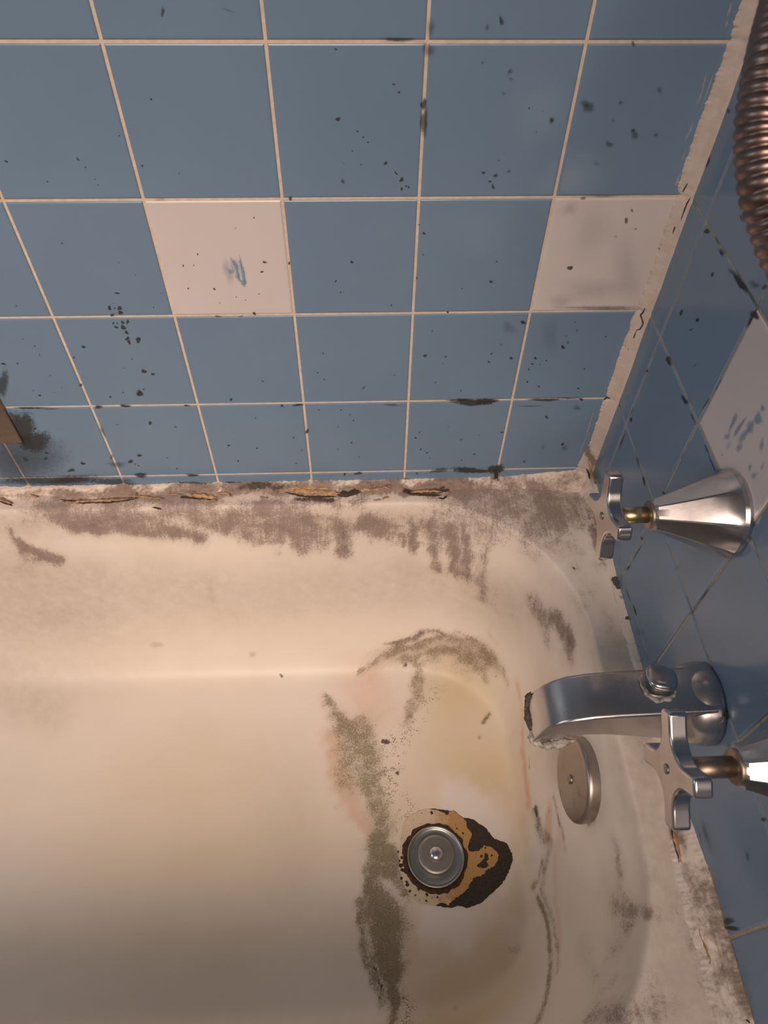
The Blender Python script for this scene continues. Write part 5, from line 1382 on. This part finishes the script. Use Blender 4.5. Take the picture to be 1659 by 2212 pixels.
BACK_STRIPS = [('strip', 0.0016, [(-0.50955, -0.02052, -0.02049), (-0.4849, -0.01912, -0.02043), (-0.45838, -0.01848, -0.02034), (-0.42922, -0.01723, -0.02022)]), ('gap', 0.0011, [(-0.51226, -0.01573, -0.02031), (-0.48448, -0.02112, -0.02055), (-0.45253, -0.02127, -0.02052), (-0.42132, -0.01667, -0.0203)]), ('strip', 0.0026, [(-0.36841, -0.0111, -0.02014), (-0.34642, -0.01438, -0.02028), (-0.32978, -0.01836, -0.02025)]), ('gap', 0.001, [(-0.36992, -0.01588, -0.02029), (-0.34576, -0.01991, -0.02042), (-0.32953, -0.02097, -0.02049)]), ('strip', 0.0034, [(-0.24646, -0.00931, -0.02003), (-0.21634, -0.01286, -0.02012), (-0.18631, -0.01498, -0.02021)]), ('strip', 0.002, [(-0.26021, -0.00747, -0.0201), (-0.23297, -0.00537, -0.02), (-0.19456, -0.00763, -0.02018)]), ('gap', 0.0036, [(-0.19012, -0.01632, -0.02019), (-0.17813, -0.01719, -0.02037), (-0.16443, -0.01275, -0.02013)]), ('gap', 0.001, [(-0.25179, -0.01191, -0.02018), (-0.22707, -0.01873, -0.02042), (-0.18902, -0.01969, -0.02044)]), ('strip', 0.0018, [(-0.1042, -0.01499, -0.02013), (-0.08484, -0.01324, -0.02024), (-0.06574, -0.01531, -0.02006)]), ('gap', 0.0012, [(-0.11091, -0.00692, -0.02012), (-0.10434, -0.01763, -0.02039), (-0.08534, -0.02031, -0.02032), (-0.06622, -0.0209, -0.0202)]), ('strip', 0.0014, [(-0.11285, -0.00176, -0.02014), (-0.10667, -0.00997, -0.02005)]), ('gap', 0.0022, [(-0.00318, -0.00049, 0.00106), (-0.0008, -0.00047, -0.01223), (-0.00091, -0.00096, -0.02009)]), ('strip', 0.0018, [(-0.00031, -0.00036, -0.01572), (-0.00093, -0.00531, -0.02014)]), ('strip', 0.0016, [(-0.58248, -0.01132, -0.02008), (-0.57289, -0.01704, -0.02021), (-0.56404, -0.02054, -0.02045)]), ('gap', 0.0008, [(-0.58091, -0.01681, -0.02024), (-0.56419, -0.02387, -0.02058)]), ('strip', 0.0016, [(-0.33054, -0.01134, -0.02016), (-0.3198, -0.01029, -0.02004), (-0.31385, -0.01594, -0.02026)]), ('gap', 0.0008, [(-0.54747, -0.0031, -0.02001), (-0.53973, -0.0123, -0.02022)]), ('strip', 0.0012, [(-0.54849, -0.00728, -0.02006), (-0.5372, -0.01172, -0.02015)]), ('strip', 0.0014, [(-0.43292, -0.01161, -0.02011), (-0.4109, -0.01487, -0.02024), (-0.39163, -0.01808, -0.02036)]), ('gap', 0.001, [(-0.43937, -0.00584, -0.02002), (-0.43015, -0.00322, -0.02002), (-0.42238, -0.01046, -0.02012)]), ('strip', 0.0016, [(-0.16712, -0.00843, -0.02006), (-0.15068, -0.01018, -0.02018), (-0.12863, -0.00865, -0.02011)]), ('gap', 0.0008, [(-0.40342, -0.02933, -0.02153), (-0.39282, -0.0312, -0.02297)]), ('gap', 0.00111, [(-0.39694, -0.00725, -0.02016), (-0.38793, -0.00459, -0.02015), (-0.37809, -0.00724, -0.02007)]), ('strip', 0.001, [(-0.38612, -0.01062, -0.02014), (-0.37858, -0.01147, -0.02009), (-0.371, -0.01298, -0.0202)]), ('gap', 0.00119, [(-0.07393, -0.0164, -0.02018), (-0.06534, -0.01514, -0.02018), (-0.05662, -0.01268, -0.02003)]), ('strip', 0.00132, [(-0.06753, -0.01679, -0.02025), (-0.06153, -0.01769, -0.02009), (-0.05537, -0.01696, -0.02013)]), ('strip', 0.00096, [(-0.14197, -0.00961, -0.02015), (-0.13296, -0.00689, -0.02013), (-0.12423, -0.01138, -0.02021)]), ('gap', 0.00091, [(-0.08307, -0.01461, -0.0202), (-0.07487, -0.0166, -0.02015), (-0.06654, -0.01693, -0.02022)]), ('strip', 0.00118, [(-0.34642, -0.02009, -0.02038), (-0.3378, -0.02247, -0.02048), (-0.32975, -0.01983, -0.02048)]), ('strip', 0.00129, [(-0.14783, -0.02582, -0.02078), (-0.14329, -0.02534, -0.0206), (-0.13878, -0.02598, -0.02066)]), ('gap', 0.00131, [(-0.37328, -0.01686, -0.02033), (-0.36768, -0.01543, -0.02032), (-0.36159, -0.01762, -0.0204)]), ('strip', 0.00083, [(-0.28032, -0.01762, -0.02025), (-0.27505, -0.01938, -0.02039), (-0.26985, -0.01989, -0.02041)]), ('gap', 0.00114, [(-0.11309, -0.01306, -0.02023), (-0.10242, -0.01411, -0.02022), (-0.0919, -0.01752, -0.02037)]), ('strip', 0.00096, [(-0.13732, -0.02445, -0.02065), (-0.13303, -0.02174, -0.02051), (-0.12884, -0.0221, -0.02061)]), ('strip', 0.00091, [(-0.34817, -0.02049, -0.02053), (-0.34347, -0.02068, -0.02038), (-0.33851, -0.02363, -0.02057)]), ('gap', 0.00108, [(-0.07125, -0.02468, -0.02046), (-0.06605, -0.02632, -0.0204), (-0.06026, -0.02131, -0.02028)])]
for k, (kind, w, pts) in enumerate(BACK_STRIPS):
    if kind == 'gap':
        ribbon('crack', pts, w, M['dark'], back, (0, -.6, .8), .0030, k + 20)
    else:
        ribbon('peeled_strip', pts, w, M['tan'], back, (0, -.6, .8), .0036, k + 40, .0020)

endc = thing('caulk_bead', 'cracked brown and white caulk bead along the tub edge under the taps', 'caulk', (XC, -.35, -.02))
rows = []
N = 900
for i in range(N + 1):
    y = -.004 - .65 * i / N
    s = -y
    big = 1 / (1 + math.exp(-(s - .385) / .016))
    near = math.exp(-(s / .09) ** 2)
    wz = .0045 + .0012 * fbm(y * 40, 21.0) + .015 * big + .018 * near
    wx = .0070 + .0018 * fbm(y * 36, 23.0) + .014 * big + .006 * near
    ex, ez = .0011 * fbm(y * 240, 24.0), .0009 * fbm(y * 300, 22.0)
    z0 = tub_h1(XC - .008, y)
    r = []
    for k in range(9):
        t = k / 8
        ax, az = (wx + (ex if k > 6 else 0)) * t ** 1.3, (wz + (ez if k < 2 else 0)) * (1 - t) ** 1.3
        lift = .0012 + .0016 * math.sin(math.pi * t) * (1 + 1.6 * fbm(y * 24, t * 5.0, 4.0)) * (.4 + big)
        if k in (0, 8):
            lift = -.0007
        r.append((XC - ax - lift * (1 - t), y, z0 + az + lift * (.25 + .75 * t)))
    rows.append(r[::-1])
strip_mesh('bead', rows, M['caulk_end'], endc)
END_STRIPS = [('strip', 0.002, [(0.09993, -0.40002, -0.02009), (0.10034, -0.41459, -0.0201), (0.10187, -0.42877, -0.02008)]), ('gap', 0.0012, [(0.09931, -0.39812, -0.02017), (0.0983, -0.41091, -0.02016), (0.09887, -0.43215, -0.02002)]), ('strip', 0.002, [(0.10381, -0.42883, -0.02012), (0.10234, -0.44587, -0.02012), (0.10356, -0.46562, -0.02002)]), ('strip', 0.0018, [(0.10859, -0.45603, -0.02014), (0.10869, -0.47843, -0.0202), (0.109, -0.49379, -0.0202)]), ('strip', 0.0026, [(0.09975, -0.47184, -0.02018), (0.102, -0.48748, -0.02012), (0.10242, -0.50252, -0.02011)]), ('gap', 0.0018, [(0.10002, -0.49349, -0.02012), (0.10316, -0.5055, -0.02001), (0.10731, -0.51434, -0.02016)]), ('gap', 0.0014, [(0.10959, -0.43251, -0.02001), (0.11064, -0.44145, -0.01809), (0.11066, -0.45024, -0.01565)]), ('strip', 0.0022, [(0.10951, -0.50277, -0.02014), (0.11066, -0.51745, -0.01807), (0.11065, -0.53048, -0.00849)]), ('gap', 0.0014, [(0.11066, -0.51475, -0.01576), (0.11067, -0.52483, -0.01184), (0.11064, -0.53227, -0.00444)]), ('gap', 0.0012, [(0.097, -0.4507, -0.02006), (0.09772, -0.46056, -0.02011)]), ('strip', 0.0014, [(0.10411, -0.00037, 0.01731), (0.11063, -0.00814, 0.00156), (0.11065, -0.03079, 0.00295)]), ('gap', 0.001, [(0.10577, -0.00047, 0.0013), (0.1106, -0.0141, -0.00815)]), ('gap', 0.001, [(0.11065, -0.03871, -0.00842), (0.11062, -0.06256, -0.00852)]), ('strip', 0.0012, [(0.11065, -0.04165, -0.01758), (0.10786, -0.07357, -0.02008)])]
for k, (kind, w, pts) in enumerate(END_STRIPS):
    if kind == 'gap':
        ribbon('crack', pts, w, M['dark'], endc, (-.6, 0, .8), .0048, k + 60)
    else:
        ribbon('peeled_strip', pts, w, M['tan'], endc, (-.6, 0, .8), .0056, k + 80, .0016)

# ================================================================== SPOUT
SY = -.3285
spout = thing('bathtub_spout', 'straight chrome bathtub spout with crusted lip between the two cross taps', 'faucet', (XC, SY, .09))


def build_spout():
    prof = [(.104, .1135, .050), (.085, .1125, .057), (.060, .1105, .064), (.030, .1085, .0715), (.012, .1060, .0725), (-.002, .1020, .0690),
            (-.011, .0965, .0640), (-.018, .0890, .0600), (-.0232, .0790, .0575), (-.0262, .0680, .0560), (-.0272, .0610, .0555)]
    hw = .0190
    V, F = [], []
    rc = .0030
    m = 0
    for (x, zt, zb) in prof:
        ring = []
        w = hw * (1.0 if x > .0 else 1.0 - .05 * (-x / .027))
        h = zt - zb
        r = min(rc, h * .35)
        for (cy, cz, a0) in ((w - r, zt - r, 0), (-(w - r), zt - r, 90), (-(w - r), zb + r, 180), (w - r, zb + r, 270)):
            for q in range(6):
                a = math.radians(a0 + q * 18)
                ring.append((x, SY + cy + r * math.cos(a), cz + r * math.sin(a)))
        m = len(ring)
        V += ring
    for i in range(len(prof) - 1):
        for k in range(m):
            a, b = i * m + k, i * m + (k + 1) % m
            F.append((a, b, b + m, a + m))
    F.append(tuple(range(m)))
    n = (len(prof) - 1) * m
    F.append(tuple(range(n, n + m))[::-1])
    o = mesh_obj('spout_body', V, F, M['spout'], spout)
    sharp(o, 50)
    return o


build_spout()
v, f = lathe([(-.0005, .0325), (.005, .0328), (.010, .0324), (.015, .0314), (.020, .0294), (.024, .0264), (.027, .0225), (.0285, .018)],
             (XC, SY, .0845), (-1, 0, 0), 72)
mesh_obj('collar', v, f, M['spout'], spout)
# diverter knob with lime around its foot
KX, KY = .066, -.3220
KZ = .1115
v, f = lathe([(-.002, .0105), (.003, .0112), (.0058, .0122), (.0074, .0118), (.0084, .0100), (.0088, .0060)], (KX, KY, KZ), (.05, .25, 1), 48,
             lambda t, i: 1 + .045 * math.cos(4 * t + .9))
mesh_obj('diverter_knob', v, f, M['chrome'], spout)
V, F = [], []
seg, sec = 64, 8
for k in range(seg):
    t = 2 * math.pi * k / seg
    R0 = .0136 + .0012 * fbm(2.5 * math.cos(t), 2.5 * math.sin(t), 6.0)
    rr = .0016 + .0009 * fbm(4 * math.cos(t), 4 * math.sin(t), 9.0)
    near = max(0.0, -math.sin(t))
    rr *= .25 + 1.05 * near
    for q in range(sec):
        a = 2 * math.pi * q / sec
        V.append((KX - .001 + (R0 + rr * math.cos(a)) * math.cos(t), KY - .001 + (R0 + rr * math.cos(a)) * math.sin(t), KZ - .0006 + rr * math.sin(a) * .8))
for k in range(seg):
    for q in range(sec):
        F.append((k * sec + q, ((k + 1) % seg) * sec + q, ((k + 1) % seg) * sec + (q + 1) % sec, k * sec + (q + 1) % sec))
mesh_obj('lime_crust', V, F, M['crust'], spout)
v, f = lathe([(0, .0105), (.0004, .0100)], (KX, KY - .0014, KZ - .0014), (0, 0, 1), 32)
mesh_obj('dark_gap', v, f, M['dark'], spout)
# broken crust along the lip
LIP = [(-0.0255, -0.3105, 0.0745), (-0.0272, -0.312, 0.066), (-0.0282, -0.318, 0.0605), (-0.0285, -0.328, 0.059), (-0.028, -0.338, 0.059), (-0.0262, -0.346, 0.057), (-0.019, -0.3485, 0.056), (-0.008, -0.349, 0.0595), (0.005, -0.3485, 0.065)]


def lip_crust(pts, mat, seed, wide=1.0):
    V, F = [], []
    n, sec = 70, 10
    for i in range(n + 1):
        s = i / n * (len(pts) - 1)
        k = min(int(s), len(pts) - 2)
        p = Vector(pts[k]).lerp(Vector(pts[k + 1]), s - k)
        tg = (Vector(pts[k + 1]) - Vector(pts[k])).normalized()
        a1 = Vector((0, 0, 1)) if abs(tg.z) < .9 else Vector((1, 0, 0))
        a1 = (a1 - tg * a1.dot(tg)).normalized()
        a2 = tg.cross(a1)
        e = min(1.0, min(i, n - i) / 10 + .12)
        for q in range(sec):
            a = 2 * math.pi * q / sec
            rr = e * wide * (.0020 + .0012 * fbm(s * 1.6 + seed, math.cos(a) * .8, math.sin(a) * .8) + .0006 * fbm(s * 7, math.cos(a) * 3, math.sin(a) * 3))
            V.append(p + a1 * (rr * math.cos(a)) + a2 * (rr * math.sin(a)))
    for i in range(n):
        for q in range(sec):
            F.append((i * sec + q, i * sec + (q + 1) % sec, (i + 1) * sec + (q + 1) % sec, (i + 1) * sec + q))
    return mesh_obj('lip_crust', V, F, mat, spout)


lip_crust(LIP[:5], M['crust_dark'], 1.0)['label'] = 'dark crust on the back of the lip'
lip_crust(LIP[4:], M['crust'], 5.0, 1.5)['label'] = 'grey white crust on the front of the lip'


# ================================================================== TAPS
def make_tap(label, y, z, theta, hubx, mats):
    t = thing('faucet_handle', label, 'faucet', (XC, y, z), 'cross handle taps on the end wall')
    # eight-sided escutcheon cone that rounds out into a circular foot
    prof = [(.0, .0325), (.003, .0335), (.006, .0330), (.010, .0308), (.016, .0285), (.026, .0245), (.038, .0195), (.050, .0148), (.058, .0122), (.060, .0108)]
    keep = [0, 0, .05, .35, .8, 1, 1, 1, 1, .6]

    def radial(th, i):
        a = (th + .16) % (math.pi / 4) - math.pi / 8
        poly = math.cos(math.pi / 8) / math.cos(a) * 1.03
        return 1 + (poly - 1) * keep[i]
    v, f = lathe(prof, (XC, y, z), (-1, 0, 0), 96, radial, True, (0, 1, 0))
    e = mesh_obj('escutcheon', v, f, mats[0], t)
    sharp(e, 14)
    v, f = lathe([(.058, .0105), (.061, .0105), (.062, .0095)], (XC, y, z), (-1, 0, 0), 48)
    mesh_obj('packing_ring', v, f, M['tarnish'], t)
    v, f = lathe([(.060, .0062), (XC - hubx - .004, .0062)], (XC, y, z), (-1, 0, 0), 40)
    mesh_obj('stem', v, f, mats[1], t)
    # cross handle: four arms joined by round hollows, extruded along the stem
    L, hw, n = .0335, .0058, 12
    out = []
    for k in range(4):
        a = theta + k * math.pi / 2
        u = (math.cos(a), math.sin(a))
        w = (-math.sin(a), math.cos(a))

        def pt(p, q):
            return (u[0] * p + w[0] * q, u[1] * p + w[1] * q)
        out.append(pt(L - .001, -hw))
        out.append(pt(L, -hw * .7))
        out.append(pt(L, hw * .7))
        out.append(pt(L - .001, hw))
        # hollow to the next arm: quarter of a circle around the corner between the arms
        c = L * .66
        R = c - hw
        for q in range(n + 1):
            b = math.radians(-90 - 90 * q / n)
            out.append(pt(c + R * math.cos(b), c + R * math.sin(b)))
    bm = bmesh.new()
    vs = [bm.verts.new((hubx - .0062, y + p[0], z + p[1])) for p in out]
    fc = bm.faces.new(vs)
    r = bmesh.ops.extrude_face_region(bm, geom=[fc])
    for q in [g for g in r['geom'] if isinstance(g, bmesh.types.BMVert)]:
        q.co.x += .0108
    h = bm_obj('cross_handle', bm, mats[2], t, True)
    bevel(h, .0016, 3, 40)
    sharp(h, 60)
    v, f = lathe([(0, .0030), (.0006, .0028), (.0008, .0016)], (hubx - .0062, y, z), (-1, 0, 0), 24)
    mesh_obj('screw', v, f, M['screw'], h)
    return t


make_tap('chrome cross handle tap near the wall corner, further back than the spout', -.235, .211, math.radians(61), .0215, (M['chrome'], M['brass'], M['chrome']))
make_tap('chrome cross handle tap in front of the spout, cut by the right edge', -.419, .210, math.radians(36), .0170, (M['chrome'], M['tarnish'], M['chrome']))

# ================================================================== OVERFLOW PLATE
ovc, ovn = ((0.06, -0.32426, -0.11231), (-0.99373, -0.0, 0.11182))
over = thing('overflow_plate', 'round grey metal overflow plate on the end of the tub below the spout', 'overflow plate', ovc)
v, f = lathe([(-.006, .0400), (.0085, .0425), (.0118, .0420), (.0135, .0402), (.0140, .0380), (.0146, .020), (.0148, .004)], ovc, ovn, 96)
o = mesh_obj('plate', v, f, M['plate'], over)
sharp(o, 60)
ov, on = Vector(ovc), Vector(ovn).normalized()
v, f = lathe([(.0140, .0050), (.0160, .0048), (.0168, .0036), (.0166, .0012)], ovc, ovn, 32)
mesh_obj('screw', v, f, M['screw'], over)

# ================================================================== SHOWER HOSE
HOSE = [(0.11409, -0.15863, 0.76751), (0.03901, -0.17863, 0.60751), (0.03271, -0.17736, 0.57563), (0.0151, -0.20646, 0.54844), (0.0045, -0.23426, 0.52923), (-0.00434, -0.25646, 0.51796), (-0.00801, -0.27028, 0.50731), (-0.00875, -0.27976, 0.49813), (-0.0072, -0.29227, 0.48678), (-0.00204, -0.30084, 0.47674), (0.00439, -0.3108, 0.46724), (0.01735, -0.3201, 0.45702), (0.04051, -0.32234, 0.44982), (0.07062, -0.31248, 0.44895), (0.09609, -0.29248, 0.46895), (0.11409, -0.28248, 0.49895)]


def build_hose():
    pts = [Vector(p) for p in HOSE]
    path = []
    for i in range(len(pts) - 1):
        p0, p1, p2, p3 = pts[max(i - 1, 0)], pts[i], pts[i + 1], pts[min(i + 2, len(pts) - 1)]
        for k in range(60):
            t = k / 60
            path.append(.5 * ((2 * p1) + (p2 - p0) * t + (2 * p0 - 5 * p1 + 4 * p2 - p3) * t * t + (3 * p1 - p0 - 3 * p2 + p3) * t ** 3))
    path.append(pts[-1])
    d = [0.0]
    for a, b in zip(path[:-1], path[1:]):
        d.append(d[-1] + (b - a).length)
    T = d[-1]
    pitch, per = .0046, 10
    n = int(T / pitch * per)
    seg = 28
    V, F = [], []
    k = 0
    up = None
    for i in range(n + 1):
        s = T * i / n
        while k < len(d) - 2 and d[k + 1] < s:
            k += 1
        u = (s - d[k]) / max(1e-9, d[k + 1] - d[k])
        p = path[k].lerp(path[k + 1], u)
        tg = (path[min(k + 2, len(path) - 1)] - path[max(k - 1, 0)]).normalized()
        if up is None:
            up = tg.orthogonal()
        up = (up - tg * up.dot(tg)).normalized()
        sd = tg.cross(up)
        for q in range(seg):
            a = 2 * math.pi * q / seg
            ph = (s / pitch + a / (2 * math.pi)) % 1.0
            r = .0083 + .0013 * math.sin(math.pi * ph) ** .8
            V.append(p + up * (r * math.cos(a)) + sd * (r * math.sin(a)))
    for i in range(n):
        for q in range(seg):
            F.append((i * seg + q, i * seg + (q + 1) % seg, (i + 1) * seg + (q + 1) % seg, (i + 1) * seg + q))
    o = mesh_obj('shower_hose', V, F, M['hose'], None)
    o['label'] = 'ribbed bronze coloured metal shower hose hanging at the right edge'
    o['category'] = 'hose'
    return o


build_hose()

# ================================================================== SOAP DISH
dish = thing('soap_dish', 'tarnished brown metal soap dish set on the blue tiles at the left edge', 'soap dish', (-.605, 0, .06))


def rect_ring(x0, x1, z0, z1, lev):
    V, F = [], []
    for (e, y) in lev:
        V += [(x0 + e, y, z0 + e), (x1 - e, y, z0 + e), (x1 - e, y, z1 - e), (x0 + e, y, z1 - e)]
    for l in range(len(lev) - 1):
        for k in range(4):
            F.append((l * 4 + k, l * 4 + (k + 1) % 4, l * 4 + 4 + (k + 1) % 4, l * 4 + 4 + k))
    return V, F


v, f = rect_ring(-.690, -.5270, .0615, .195, [(0, .0005), (.0003, -.003), (.0012, -.0042), (.020, -.0048), (.022, -.003)])
o = mesh_obj('frame', v, f, M['tarnish'], dish)
sharp(o, 30)
v, f = rect_ring(-.690, -.5270, .0615, .195, [(.022, -.003), (.023, -.002), (.030, -.0012)])
f.append((8, 9, 10, 11))
o = mesh_obj('recess', v, f, M['tarnish'], dish)
sharp(o, 30)
